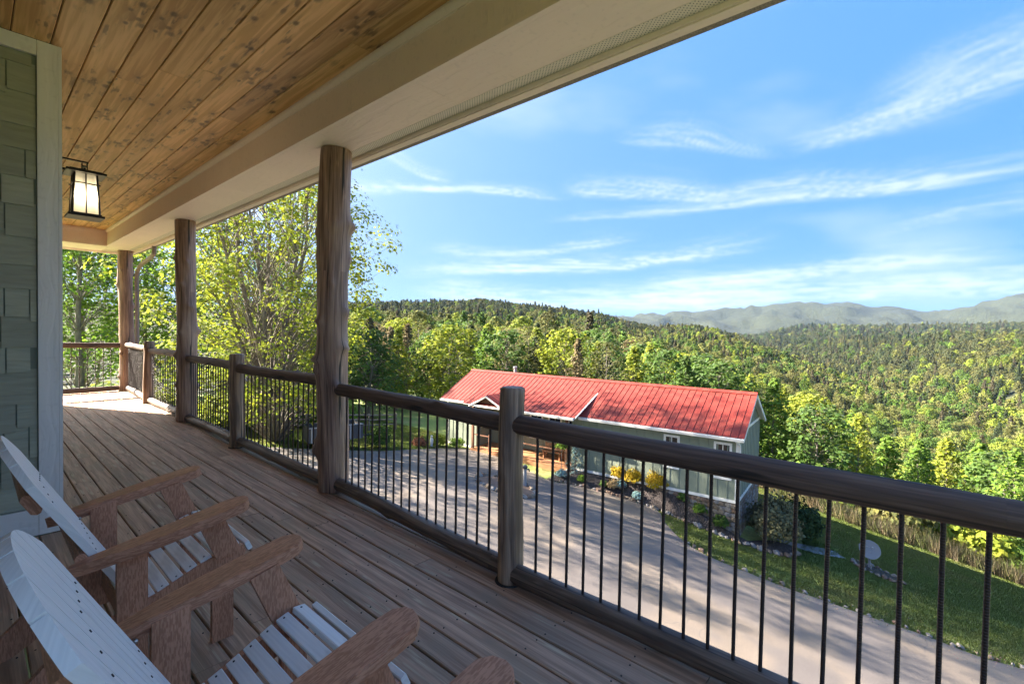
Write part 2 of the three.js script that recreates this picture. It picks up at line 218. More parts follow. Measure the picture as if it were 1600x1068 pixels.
  // lawn soil colour, 8 m tile
  MAT.ground = std(null, 0.95, { map: tex(1024, 1024, (u, v) => { const p = fbm(u * 7, v * 7, 190, 5, 7, 7), f = fbm(u * 200, v * 200, 195, 2, 200, 200), dry = sstep(0.5, 0.75, fbm(u * 5, v * 5, 198, 4, 5, 5)); return mul3(mix3([0.17, 0.23, 0.045], [0.3, 0.27, 0.095], dry * 0.65 + 0.25 * p), 0.6 + 0.75 * f); }, 1 / 8, 1 / 8) });
  MAT.mulch = std(null, 0.95, { map: tex(512, 512, (u, v) => mul3([0.055, 0.043, 0.04], 0.35 + 1.5 * fbm(u * 60, v * 60, 200, 3, 60, 60) ** 2 * 1.6), 0.7, 0.7), bumpMap: gray(512, 512, (u, v) => fbm(u * 60, v * 60, 200, 3, 60, 60), 0.7, 0.7), bumpScale: 0.05 });
  MAT.gravel = std(null, 0.9, { map: tex(256, 256, (u, v) => mul3([0.3, 0.31, 0.34], 0.5 + 0.8 * vn(u * 64, v * 64, 210, 64, 64)), 1, 1) });
  MAT.stone = [[0.2, 0.16, 0.12], [0.25, 0.22, 0.19], [0.18, 0.115, 0.08], [0.2, 0.185, 0.18], [0.18, 0.135, 0.095]].map((c, i) => std(null, 0.9, { map: tex(64, 64, (u, v) => mul3(c, 0.7 + 0.55 * fbm(u * 6, v * 6, 220 + i, 4, 6, 6)), 1, 1) }));
  MAT.bark = std(null, 0.95, { map: tex(128, 512, (u, v) => mul3([0.21, 0.18, 0.15], 0.4 + 1.0 * fbm(u * 12, v * 8, 230, 4, 12, 8)), 1, 0.5) });
  MAT.greenWall = std(null, 0.8, { map: tex(256, 256, (u, v) => mul3([0.215, 0.245, 0.185], 0.93 + 0.12 * fbm(u * 6, v * 6, 240, 4, 6, 6)), 0.4, 0.4) });
  MAT.white = std([0.74, 0.73, 0.7], 0.5);
  MAT.redRoof = std(null, 0.7, { map: tex(256, 256, (u, v) => mul3(mix3([0.18, 0.015, 0.007], [0.19, 0.027, 0.015], sstep(0.45, 0.75, fbm(u * 3, v * 9, 255, 4, 3, 9))), 0.78 + 0.4 * fbm(u * 6, v * 4, 250, 4, 6, 4)), 0.5, 0.5) });
  MAT.cedarDeck = std(null, 0.7, { map: tex(128, 128, (u, v) => mul3([0.40, 0.19, 0.085], 0.7 + 0.5 * fbm(u * 4, v * 30, 260, 3, 4, 30)), 1, 1) });
  MAT.brownPost = std([0.17, 0.075, 0.04], 0.7);
  MAT.glass = new THREE.MeshPhysicalMaterial({ color: 0x0c1114, roughness: 0.06, metalness: 0 });
  MAT.grey = std([0.3, 0.3, 0.31], 0.6); MAT.darkGrey = std([0.06, 0.06, 0.065], 0.6);
}

// ---------------------------------------------------------------- terrain
const soft = (t, k) => 0.5 * (t + Math.sqrt(t * t + k));
const nearH = (x, z) => -5.6 + 0.14 * soft(19.5 - x, 4) - 0.2 * soft(z + 13, 9) - 0.13 * soft(x - 25, 9);
// height of the land (with its tree cover taken off) by bearing and distance: a wooded spur behind the house, a valley to the right, ridges beyond
const BEAR = [-60, 0, 36.69, 45.78, 55.02, 63.95, 74.13, 82.85, 90.09, 96.03, 130, 180];
const DIST = [70, 110, 180, 320, 550, 900, 1300, 2000, 3000, 4500, 7000, 11000];
const FAR = [
  [-9, -9, -9.5, -10, -10.5, -13, -18, -27, -30, -31, -31, -28],
  [-9, -9, -9, -10, -10, -15, -28, -43, -46, -47, -46, -35],
  [-8, -8, -8, -9, -10, -17, -40, -58, -62, -62, -58, -40],
  [-5, -5, -6, -8, -11, -20, -44, -60, -63, -63, -60, -40],
  [0, 0, 0, 1.5, -6, -19, -42, -50, -50, -47, -44, -36],
  [20, 20, 22, 30, 14, -8, -38, -44, -38, -28, -25, -25],
  [45, 45, 51, 67, 48, 21, -32, -41, -22, -9, -10, -20],
  [40, 40, 30, 36, 28, 8, -38, -40, -20, -10, -10, -15],
  [20, 20, -10, -8, 0, -10, -25, 40, 26, 52, 40, 20],
  [10, 10, -10, 0, 5, 10, -5, 15, 20, 40, 30, 20],
  [120, 120, 76, 118, 148, 183, 298, 311, 225, 350, 300, 250],
  [0, 0, 0, 0, 0, 0, 0, 0, 0, 0, 0, 0]];
const cub = (a, b, c, d, t) => b + 0.5 * t * (c - a + t * (2 * a - 5 * b + 4 * c - d + t * (3 * (b - c) + d - a)));
function spline(xs, f, x) { let i = 0; while (i < xs.length - 2 && x > xs[i + 1]) i++; const t = clamp((x - xs[i]) / (xs[i + 1] - xs[i])), g = (k) => f(clamp(k, 0, xs.length - 1)); return cub(g(i - 1), g(i), g(i + 1), g(i + 2), t); }
function farH(x, z) {
  const r = Math.hypot(x, z); let b = Math.atan2(x, -z) / D2R; if (b < -60) b += 360; b = b > 240 ? -60 : Math.min(b, 180);
  const h = spline(DIST.map(Math.log), (j) => spline(BEAR, (i) => FAR[j][i], b), Math.log(Math.max(r, 70)));
  const big = r > 4500 ? 1 : 0, n = fbm(x / 260 + 40, z / 260 + 40, 300, 4) - 0.5, n2 = fbm(x / 70 + 9, z / 70 + 3, 310, 3) - 0.5;
  const ridge = r > 2400 ? (1 - 2 * Math.abs(fbm(x / 900 + 31, z / 900 + 17, 320, 5) - 0.5)) - 0.75 : 0;
  const fold = Math.sin((x * 0.35 + z * 0.94) / 62 + 2.2 * fbm(x / 300 + 2, z / 300, 350, 2)) * Math.min(20, Math.max(0, r - 150) * 0.045) * sstep(2600, 1500, r) * sstep(58, 72, b);
  return h + fold + n * Math.min(34, r * 0.04) + n2 * Math.min(7, r * 0.012) + ridge * (big ? 150 : 55) * sstep(2400, 5200, r) + (r > 2600 ? n * 30 : 0) + (r > 4200 ? (0.5 - 2 * Math.abs(fbm(x / 420 + 11, z / 420 + 5, 360, 4) - 0.5)) * 150 * sstep(4200, 5200, r) * sstep(10500, 8000, r) : 0);
}
function H(x, z) { const r = Math.hypot(x, z), t = sstep(44, 78, r); return t <= 0 ? nearH(x, z) : t >= 1 ? farH(x, z) : lerp(Math.max(nearH(x, z), -13), farH(x, z), t); }
function polarSheet(r0, r1, nr, na) {
  const P = [], U = [], I = [];
  for (let i = 0; i <= nr; i++) { const r = r0 * Math.pow(r1 / r0, i / nr); for (let k = 0; k <= na; k++) { const w = k / na * Math.PI * 2, x = Math.sin(w) * r, z = -Math.cos(w) * r; P.push(x, H(x, z), z); U.push(x, z); } }
  for (let i = 0; i < nr; i++) for (let k = 0; k < na; k++) { const o = i * (na + 1) + k; I.push(o, o + 1, o + na + 1, o + 1, o + na + 2, o + na + 1); }
  const g = new THREE.BufferGeometry(); g.setAttribute('position', new THREE.Float32BufferAttribute(P, 3)); g.setAttribute('uv', new THREE.Float32BufferAttribute(U, 2)); g.setIndex(I); g.computeVertexNormals(); return g;
}
tag(part('ground', polarSheet(0.6, 90, 90, 360), MAT.ground), 'sloping green lawn falling away from the deck to the woods', 'lawn', null, 'structure');
MAT.forestFloor = std(null, 1, { map: tex(512, 512, (u, v) => { const p = fbm(u * 60, v * 60, 330, 4, 60, 60), q = fbm(u * 9, v * 9, 333, 4, 9, 9); return mul3(mix3([0.018, 0.024, 0.011], [0.045, 0.052, 0.02], p), 0.6 + 0.8 * q); }, 1 / 220, 1 / 220), bumpMap: gray(512, 512, (u, v) => fbm(u * 40, v * 40, 340, 4, 40, 40), 1 / 220, 1 / 220), bumpScale: 14 });
tag(part('hills', polarSheet(90, 10500, 150, 720), MAT.forestFloor), 'wooded hills and blue mountain ridges across the valley', 'hills', null, 'structure');

// sheet over a world polygon, draped on the land
function inPoly(x, z, p) { let c = false; for (let i = 0, j = p.length - 1; i < p.length; j = i++) if ((p[i][1] > z) !== (p[j][1] > z) && x < (p[j][0] - p[i][0]) * (z - p[i][1]) / (p[j][1] - p[i][1]) + p[i][0]) c = !c; return c; }
function drape(rows, hFn, n = 14) {   // rows: list of [left point, right point]; strip between them
  const P = [], U = [], I = [];
  rows.forEach(([a, b]) => { for (let k = 0; k <= n; k++) { const x = lerp(a[0], b[0], k / n), z = lerp(a[1], b[1], k / n); P.push(x, hFn(x, z, k / n), z); U.push(x, z); } });
  for (let i = 0; i < rows.length - 1; i++) for (let k = 0; k < n; k++) { const o = i * (n + 1) + k; I.push(o, o + 1, o + n + 1, o + 1, o + n + 2, o + n + 1); }
  const g = new THREE.BufferGeometry(); g.setAttribute('position', new THREE.Float32BufferAttribute(P, 3)); g.setAttribute('uv', new THREE.Float32BufferAttribute(U, 2)); g.setIndex(I); g.computeVertexNormals(); return g;
}
function smoothLine(pts, per = 6) { return new THREE.CatmullRomCurve3(pts.map((p) => new THREE.Vector3(p[0], 0, p[1])), false, 'centripetal').getPoints((pts.length - 1) * per).map((p) => [p.x, p.z]); }
const driveEdge = smoothLine([[9.0, -23.2], [12.2, -21.7], [14.1, -21.1], [16.2, -21.1], [17.95, -20.9], [19.3, -20.2], [19.2, -16.5], [18.2, -13.4], [19.1, -12.25], [20.1, -9.9], [20.3, -8.9], [19.4, -8.1], [18.5, -7.0], [18.25, -6.1], [18.57, -4.7], [18.98, -3.4], [19.6, -2.05], [20.1, -0.8], [20.55, 0.16], [20.9, 1.4], [21.5, 2.5], [23, 5.5], [26, 11], [30, 18]], 5);
tag(part('driveway', drape(driveEdge.map(([x, z], i) => [[lerp(3.6, 6, sstep(-4, 18, z)), i < 10 ? lerp(-21.5, -19, i / 10) : Math.min(z, 18) + (z > -19 ? 0 : (-19 - z) * 0)], [x, z]]), (x, z) => H(x, z) + 0.03, 24), MAT.asphalt), 'pale asphalt driveway widening in front of the red-roofed house', 'driveway', null, 'structure');

// ---------------------------------------------------------------- porch: deck floor, ceiling, beam, eaves
const DECK_END = -13.62, DECK_NEAR = 2.2, ROOF_NEAR = -0.2, WALL_X = 0.44, WALL_Z = -4.65, CEIL = 3.43;
{
  const R = rng(5), deck = base('deck_floor'); tag(deck, 'brown weathered wooden porch deck floor of long planks', 'deck floor', null, 'structure');
  const nails = [];
  for (let k = -1; k < 24; k++) {
    const x1 = 1.9875 - 0.1525 * k, w = k === -1 ? 0.147 : 0.1435, xc = x1 - w / 2, far = xc < WALL_X + 0.06 ? WALL_Z + 0.01 : DECK_END; let z = DECK_NEAR;
    if (xc < -1.3) break;
    const cuts = []; let q = DECK_NEAR - 0.8 - R() * 3; while (q > far + 0.8) { cuts.push(q); q -= 3.2 + Math.floor(R() * 3) * 0.41; } cuts.push(far);
    for (const c of cuts) { const len = z - c - 0.003, dy = (R() - 0.5) * 0.003; part('plank', prism(chamfered(w, 0.036, 0.0045), len, M4(xc, -0.018 + dy, c), R() * 3, R() * 5), MAT.decks[Math.floor(R() * 3)], deck); z = c; }
    for (let nz = DECK_NEAR - 0.3; nz > far + 0.1; nz -= 0.41) for (const s of [-1, 1]) { const n = new THREE.CylinderGeometry(0.0042, 0.0042, 0.003, 6); n.translate(xc + s * 0.045 + (R() - 0.5) * 0.008, 0.0012, nz + (R() - 0.5) * 0.02); nails.push(n); }
  }
  part('plank', prism(chamfered(0.15, 0.036, 0.004), DECK_NEAR - DECK_END, M4(2.224, -0.018, DECK_END), 0.4, 1), MAT.deck, deck);
  tag(part('nail_heads', nails, MAT.screw, deck), null, null, null, 'stuff');
  part('rim_joist', box(2.25, 2.29, -0.28, -0.038, DECK_END, DECK_NEAR), MAT.rail, deck);
  for (let z = DECK_NEAR - 0.1; z > DECK_END; z -= 0.82) part('joist', box(-1.3, 2.245, -0.26, -0.04, z - 0.02, z + 0.02), MAT.rail, deck);
  for (const z of [0.6, -4.2, -8.8, -13.4]) part('support_post', box(2.0, 2.14, H(2.07, z) - 0.1, -0.262, z + 0.05, z + 0.19), MAT.rail, deck);
}
{
  const R = rng(9), ceil = base('porch_ceiling'); tag(ceil, 'varnished knotty pine tongue and groove porch ceiling', 'ceiling', null, 'structure');
  for (let k = 0; k < 20; k++) {
    const x1 = 1.915 - 0.1915 * k, xc = x1 - 0.0955, far = xc < WALL_X ? WALL_Z : -12.95; if (xc < -1.6) break; let z = ROOF_NEAR;
    const cuts = []; let q = ROOF_NEAR - 2.2 - R() * 3; while (q > far + 0.9) { cuts.push(q); q -= 2.6 + R() * 2.2; } cuts.push(far);
    for (const c of cuts) { part('plank', prism(chamfered(0.187, 0.018, 0.005), z - c - 0.002, M4(xc, CEIL + 0.009 + (R() - 0.5) * 0.001, c), R() * 5, R() * 7), MAT.pines[Math.floor(R() * 4)], ceil); z = c; }
  }
  part('ceiling_backing', box(-1.6, 1.92, CEIL + 0.022, CEIL + 0.05, -13.0, ROOF_NEAR), MAT.screw, ceil);
}
{
  const beam = base('porch_beam'); tag(beam, 'cream painted porch beam with crown moulding along the ceiling edge', 'beam');
  const R = rng(12);
  for (const [a, b] of [[ROOF_NEAR, -3.3], [-3.3, -8.9], [-8.9, -12.95]]) {
    part('fascia_board', box(1.9, 1.925, 3.115, CEIL + 0.02, b + 0.0015, a), MAT.cream, beam);
    part('crown_moulding', prism([[1.9, CEIL - 0.058], [1.9, CEIL - 0.001], [1.868, CEIL - 0.001], [1.868, CEIL - 0.016], [1.874, CEIL - 0.03], [1.888, CEIL - 0.046], [1.894, CEIL - 0.05], [1.894, CEIL - 0.058]], a - b, M4(0, 0, b)), MAT.cream, beam);
    part('corner_bead', prism([[1.893, 3.1], [1.93, 3.1], [1.93, 3.114], [1.9, 3.114], [1.9, 3.122], [1.893, 3.122]], a - b, M4(0, 0, b)), MAT.cream, beam);
  }
  part('end_fascia_board', box(WALL_X, 1.9, 3.115, CEIL + 0.02, -12.975, -12.95), MAT.creamX, beam);
  part('end_crown_moulding', box(WALL_X, 1.9, CEIL - 0.058, CEIL - 0.001, -12.95, -12.925), MAT.creamX, beam);
  part('end_underside', box(WALL_X, 1.925, 3.1, 3.114, -13.5, -12.952), MAT.creamX, beam);
}
{
  const eave = base('porch_eave'); tag(eave, 'cream soffit with perforated vent strip and grey shingle edge', 'eave');
  for (const [a, b] of [[ROOF_NEAR, -2.55], [-2.55, -6.2], [-6.2, -9.85], [-9.85, -13.9]]) {
    part('soffit_panel', box(1.931, 2.30, 3.1, 3.108, b + 0.0015, a - 0.0015), MAT.cream, eave);
    part('vent_strip', box(2.30, 2.40, 3.098, 3.108, b + 0.0015, a - 0.0015), MAT.vent, eave);
  }
  part('soffit_lip', box(2.402, 2.412, 3.07, 3.11, -13.9, ROOF_NEAR), MAT.cream, eave);
  part('fascia', box(2.413, 2.475, 3.062, 3.498, -13.9, ROOF_NEAR), MAT.cream, eave);
  part('drip_edge', box(2.476, 2.486, 3.075, 3.498, -13.9, ROOF_NEAR), MAT.cream, eave);
  part('shingle_edge', box(2.487, 2.555, 3.085, 3.498, -13.95, ROOF_NEAR), MAT.roofEdge, eave);
  part('end_soffit', box(WALL_X - 0.5, 2.475, 3.1, 3.108, -13.9, -13.505), MAT.creamX, eave);
  part('end_fascia', box(WALL_X - 0.5, 2.475, 3.062, 3.498, -13.96, -13.902), MAT.creamX, eave);
  part('near_fascia', box(-9.9, 2.475, 3.1, 3.498, ROOF_NEAR + 0.002, ROOF_NEAR + 0.03), MAT.creamX, eave);
  part('roof_slab', prism([[-10, 3.5], [2.55, 3.5], [2.55, 3.56], [-4, 6.1], [-10, 3.6]], 13.95 + ROOF_NEAR, M4(0, 0, -13.95)), MAT.roofEdge, eave);
}

// ---------------------------------------------------------------- the house beside the porch
{
  const R = rng(21), wall = base('shingled_house_wall', [0, 0, 0]); tag(wall, 'grey-green shingled house wall with white corner trim beside the lantern', 'wall');
  part('wall_core', box(-8, WALL_X - 0.055, -6, CEIL, -13.0, WALL_Z - 0.03), MAT.greenWall, wall);
  part('wall_core', box(-8, -1.32, -7, CEIL, WALL_Z - 0.025, ROOF_NEAR), MAT.greenWall, wall);
  // staggered fibre-cement shakes on the near face
  const H0 = 0.19; let row = 0;
  for (let y = 0.2; y < CEIL - 0.15; y += H0, row++) {
    let x = -1.3 - R() * 0.15;
    while (x < WALL_X - 0.16) {
      const w = [0.12, 0.16, 0.21, 0.26][Math.floor(R() * 4)], x1 = Math.min(x + w, WALL_X - 0.128), drop = R() < 0.5 ? 0 : 0.02 + R() * 0.014, top = Math.min(y + H0 + 0.02, CEIL - 0.11);
      if (x1 - x > 0.03) part('shingle', prism([[0, y - drop], [0.021, y - drop], [0.006, top], [0, top]], x1 - x - 0.008, new THREE.Matrix4().makeBasis(new THREE.Vector3(0, 0, 1), new THREE.Vector3(0, 1, 0), new THREE.Vector3(-1, 0, 0)).setPosition(x1 - 0.003, 0, WALL_Z - 0.03), R() * 3, R() * 3).applyMatrix4(new THREE.Matrix4()), MAT.shingle[Math.floor(R() * 3)], wall);
      x = x1;
    }
  }
  part('corner_trim', box(WALL_X - 0.124, WALL_X - 0.019, 0.004, CEIL - 0.002, WALL_Z - 0.029, WALL_Z), MAT.trim, wall);
  part('corner_trim', box(WALL_X - 0.018, WALL_X, 0.004, CEIL - 0.001, WALL_Z - 0.115, WALL_Z + 0.001), MAT.trim, wall);
  part('frieze_board', box(-1.31, WALL_X - 0.126, CEIL - 0.105, CEIL - 0.002, WALL_Z - 0.029, WALL_Z - 0.002), MAT.trimX, wall);
  part('base_trim', box(-1.31, WALL_X - 0.126, 0.004, 0.19, WALL_Z - 0.029, WALL_Z - 0.002), MAT.trimX, wall);
  for (let y = 0; y < CEIL; y += H0) part('siding_course', prism([[0, y], [0.012, y], [0.004, Math.min(y + H0, CEIL)], [0, Math.min(y + H0, CEIL)]], 8.2, new THREE.Matrix4().makeBasis(new THREE.Vector3(1, 0, 0), new THREE.Vector3(0, 1, 0), new THREE.Vector3(0, 0, 1)).setPosition(WALL_X - 0.054, 0, -13.0)), MAT.shingle[1], wall);
  part('corner_trim', box(WALL_X - 0.03, WALL_X, 0.004, CEIL, -13.02, -12.9), MAT.trim, wall);
}
{ // lantern on the wall just past the corner
  const L = base('wall_lantern', [0.44, 2.40, -5.52]); tag(L, 'lit black craftsman lantern with frosted panes on the house wall', 'lantern');
  part('wall_plate', box(-0.02, 0.012, 0.1, 0.5, -0.06, 0.06), MAT.black, L);
  part('mount_box', box(0.012, 0.07, 0.36, 0.42, -0.03, 0.03), MAT.black, L);
  part('top_arm', [box(0.0, 0.25, 0.475, 0.487, -0.008, 0.008), box(0.0, 0.17, 0.385, 0.4, -0.012, 0.012)], MAT.black, L);
  part('hook', [box(0.205, 0.213, 0.4, 0.475, -0.02, -0.012), box(0.235, 0.243, 0.4, 0.475, 0.012, 0.02), box(0.205, 0.243, 0.44, 0.448, -0.02, 0.02), box(0.216, 0.232, 0.39, 0.43, -0.01, 0.01)], MAT.black, L);
  const cx = 0.224, sq = (h, y0, y1) => box(cx - h, cx + h, y0, y1, -h, h);
  part('roof', [sq(0.13, 0.368, 0.386), sq(0.105, 0.386, 0.397)], MAT.black, L);
  part('base_plate', [sq(0.118, 0.0, 0.02), sq(0.1, 0.02, 0.032)], MAT.black, L);
  const cage = []; const w0 = 0.088, w1 = 0.072;
  for (const [sx, sz] of [[1, 1], [1, -1], [-1, 1], [-1, -1]]) cage.push(tube([[cx + sx * w0, 0.03, sz * w0], [cx + sx * w1, 0.37, sz * w1]], 0.0075, 4));
  for (const s of [-1, 1]) { cage.push(tube([[cx + s * w0, 0.03, 0], [cx + s * w1, 0.37, 0]], 0.005, 4), tube([[cx, 0.03, s * w0], [cx, 0.37, s * w1]], 0.005, 4)); for (const y of [0.285]) { const w = lerp(w0, w1, y / 0.37) + 0.006; cage.push(tube([[cx + s * w, y, -w - 0.012], [cx + s * w, y, w + 0.012]], 0.006, 4), tube([[cx - w - 0.012, y, s * w], [cx + w + 0.012, y, s * w]], 0.006, 4)); } }
  part('cage', cage, MAT.black, L);
  const frosted = new THREE.MeshPhysicalMaterial({ color: new THREE.Color().setRGB(0.86, 0.84, 0.76), roughness: 0.4, transmission: 0.85, thickness: 0 });
  const pane = (ax, s) => { const a = w0 - 0.006, b = w1 - 0.006, q = ax ? [[cx + s * a, 0.032, -a], [cx + s * a, 0.032, a], [cx + s * b, 0.368, b], [cx + s * b, 0.368, -b]] : [[cx - a, 0.032, s * a], [cx + a, 0.032, s * a], [cx + b, 0.368, s * b], [cx - b, 0.368, s * b]]; const g = new THREE.BufferGeometry(); g.setAttribute('position', new THREE.Float32BufferAttribute(q.flat(), 3)); g.setAttribute('uv', new THREE.Float32BufferAttribute([0, 0, 1, 0, 1, 1, 0, 1], 2)); g.setIndex([0, 1, 2, 0, 2, 3]); g.computeVertexNormals(); return g; };
  for (const ax of [0, 1]) for (const s of [-1, 1]) part('pane', pane(ax, s), frosted, L);
  const bulbMat = std([1, 0.9, 0.7], 0.4, { emissive: new THREE.Color(1, 0.82, 0.52), emissiveIntensity: 0.5 });
  const b = new THREE.SphereGeometry(0.03, 16, 12); b.scale(1, 1.25, 1); b.translate(cx, 0.2, 0); part('bulb', b, bulbMat, L);
  part('socket', new THREE.CylinderGeometry(0.014, 0.014, 0.14, 10).translate(cx, 0.3, 0), MAT.black, L);
  const lamp = new THREE.PointLight(new THREE.Color(1, 0.82, 0.56), 0.09); lamp.position.set(0.44 + cx, 2.6, -5.52); lamp.castShadow = true; lamp.shadow.radius = 1.5; scene.add(lamp);
}

// ---------------------------------------------------------------- log posts and railing
const POSTS = [   // x, z, radius, height, tall
  [2.20, -4.09, 0.138, 3.099, 1], [2.22, -8.66, 0.135, 3.099, 1], [2.30, -13.42, 0.135, 3.099, 1]];
const SHORT = [[2.128, -1.845, 0.079, 1.165], [2.17, -6.37, 0.088, 1.15], [2.225, -11.02, 0.09, 1.17]];
POSTS.forEach(([x, z, r, h], i) => {
  const p = base('log_roof_post', [x, 0, z]); tag(p, ['thick knotty log post holding up the roof, nearest of the tall posts', 'tall log roof post in the middle of the porch row', 'tall log roof post at the far corner beside the downspout'][i], 'post', 'tall log roof posts');
  part('trunk', log(h, r, 31 + i * 7, { seg: 40, rings: 90, knots: i ? 12 : 18, wob: 0.07, bend: 0.014 }), MAT.post, p);
});
SHORT.forEach(([x, z, r, h], i) => {
  const p = base('log_railing_post', [x, 0, z]); tag(p, ['short log railing post in front of the red roof', 'short log railing post between the two nearest tall posts', 'sunlit short log railing post near the far corner'][i], 'post', 'short log railing posts');
  part('trunk', log(h, r, 61 + i * 7, { seg: 32, rings: 40, knots: 2, wob: 0.05, facet: 0.12, bend: 0.006, chamfer: 0.012 }), MAT.shortPost, p);
  part('base_ring', new THREE.CylinderGeometry(r + 0.006, r + 0.008, 0.006, 28).translate(0, 0.003, 0), MAT.screw, p);
});
const spiral = 0.0128;
function railing(a, b, ya, yb, label, seed, dense = 0.108, rb = 0.058) {   // a, b: [x, z] of its ends
  const R = rng(seed), len = Math.hypot(b[0] - a[0], b[1] - a[1]), g = base('log_railing', [a[0], 0, a[1]], Math.atan2(b[0] - a[0], b[1] - a[1])); tag(g, label, 'railing', 'log railing sections');
  const lay = (y) => new THREE.Matrix4().makeRotationX(Math.PI / 2).setPosition(0, y, 0), dip = Math.atan2(yb - ya, len);
  const top = log(len, 0.057, seed, { seg: 20, rings: 46, knots: 5, facet: 0.1, bend: 0.007, chamfer: 0.014, wob: 0.06 }); top.applyMatrix4(lay(ya).multiply(new THREE.Matrix4().makeRotationX(dip)));
  part('top_rail', top, MAT.rail, g);
  const low = log(len, rb, seed + 1, { seg: 20, rings: 46, knots: 4, facet: 0.12, bend: 0.012, chamfer: 0.014, wob: 0.08 }); low.applyMatrix4(lay(0.075)); part('bottom_rail', low, MAT.bottomRail, g);
  const n = Math.round((len - 0.2) / dense), bar = new THREE.CylinderGeometry(spiral * 0.62, spiral * 0.62, 1, 8, 1, true); bar.attributes.uv.array.forEach((v, i, arr) => { if (i % 2) arr[i] = v; });
  for (let i = 0; i < n; i++) { const t = 0.1 + (len - 0.2) * (i + 0.5) / n, yt = lerp(ya, yb, t / len); const m = part('baluster', bar, MAT.rebar, g), lean = (R() - 0.5) * 0.012; m.position.set(0.0, (0.1 + yt) / 2, t); m.scale.set(1, yt - 0.1, 1); m.rotation.set(lean, 0, -0.0); }
}
railing([2.125, -1.80], [2.125, 0.75], 0.955, 0.968, 'dark log railing in the foreground, right of the short post', 101);
railing([2.19, -3.98], [2.135, -1.88], 0.945, 0.95, 'log railing with thin bars in front of the driveway', 111);
railing([2.175, -6.32], [2.20, -4.2], 0.972, 0.945, 'log railing left of the nearest tall post', 121);
railing([2.225, -8.56], [2.175, -6.44], 0.982, 0.972, 'log railing right of the middle tall post', 131);
railing([2.24, -10.95], [2.23, -8.76], 1.0, 0.99, 'log railing left of the middle tall post, partly sunlit', 141);
railing([2.30, -13.3], [2.235, -11.1], 1.015, 1.0, 'sunlit log railing next to the far corner post', 151);
railing([WALL_X + 0.02, -13.42], [2.2, -13.42], 1.02, 1.02, 'straight wooden railing across the far end of the porch', 161, 0.125);
{
  const d = base('downspout', [2.47, 0, -13.0]); tag(d, 'brown metal downspout beside the far corner post', 'downspout');
  const s = [[0.0, 3.06, 1.2], [0.0, 2.96, 1.2], [0.0, 2.9, 1.12], [0.0, 2.8, 0.3], [0.0, 2.74, -0.05], [-0.02, 2.6, -0.18], [-0.02, 2, -0.18], [-0.02, 0.5, -0.18], [-0.02, H(2.45, -13.2), -0.18]];
  part('pipe', tube(new THREE.CatmullRomCurve3(s.map((p) => new THREE.Vector3(...p)), false, 'centripetal').getPoints(40).map((p) => [p.x, p.y, p.z]), 0.042, 10), MAT.gutter, d);
  for (const y of [2.2, 0.6]) part('strap', box(-0.07, 0.03, y, y + 0.03, -0.235, -0.13), MAT.gutter, d);
}

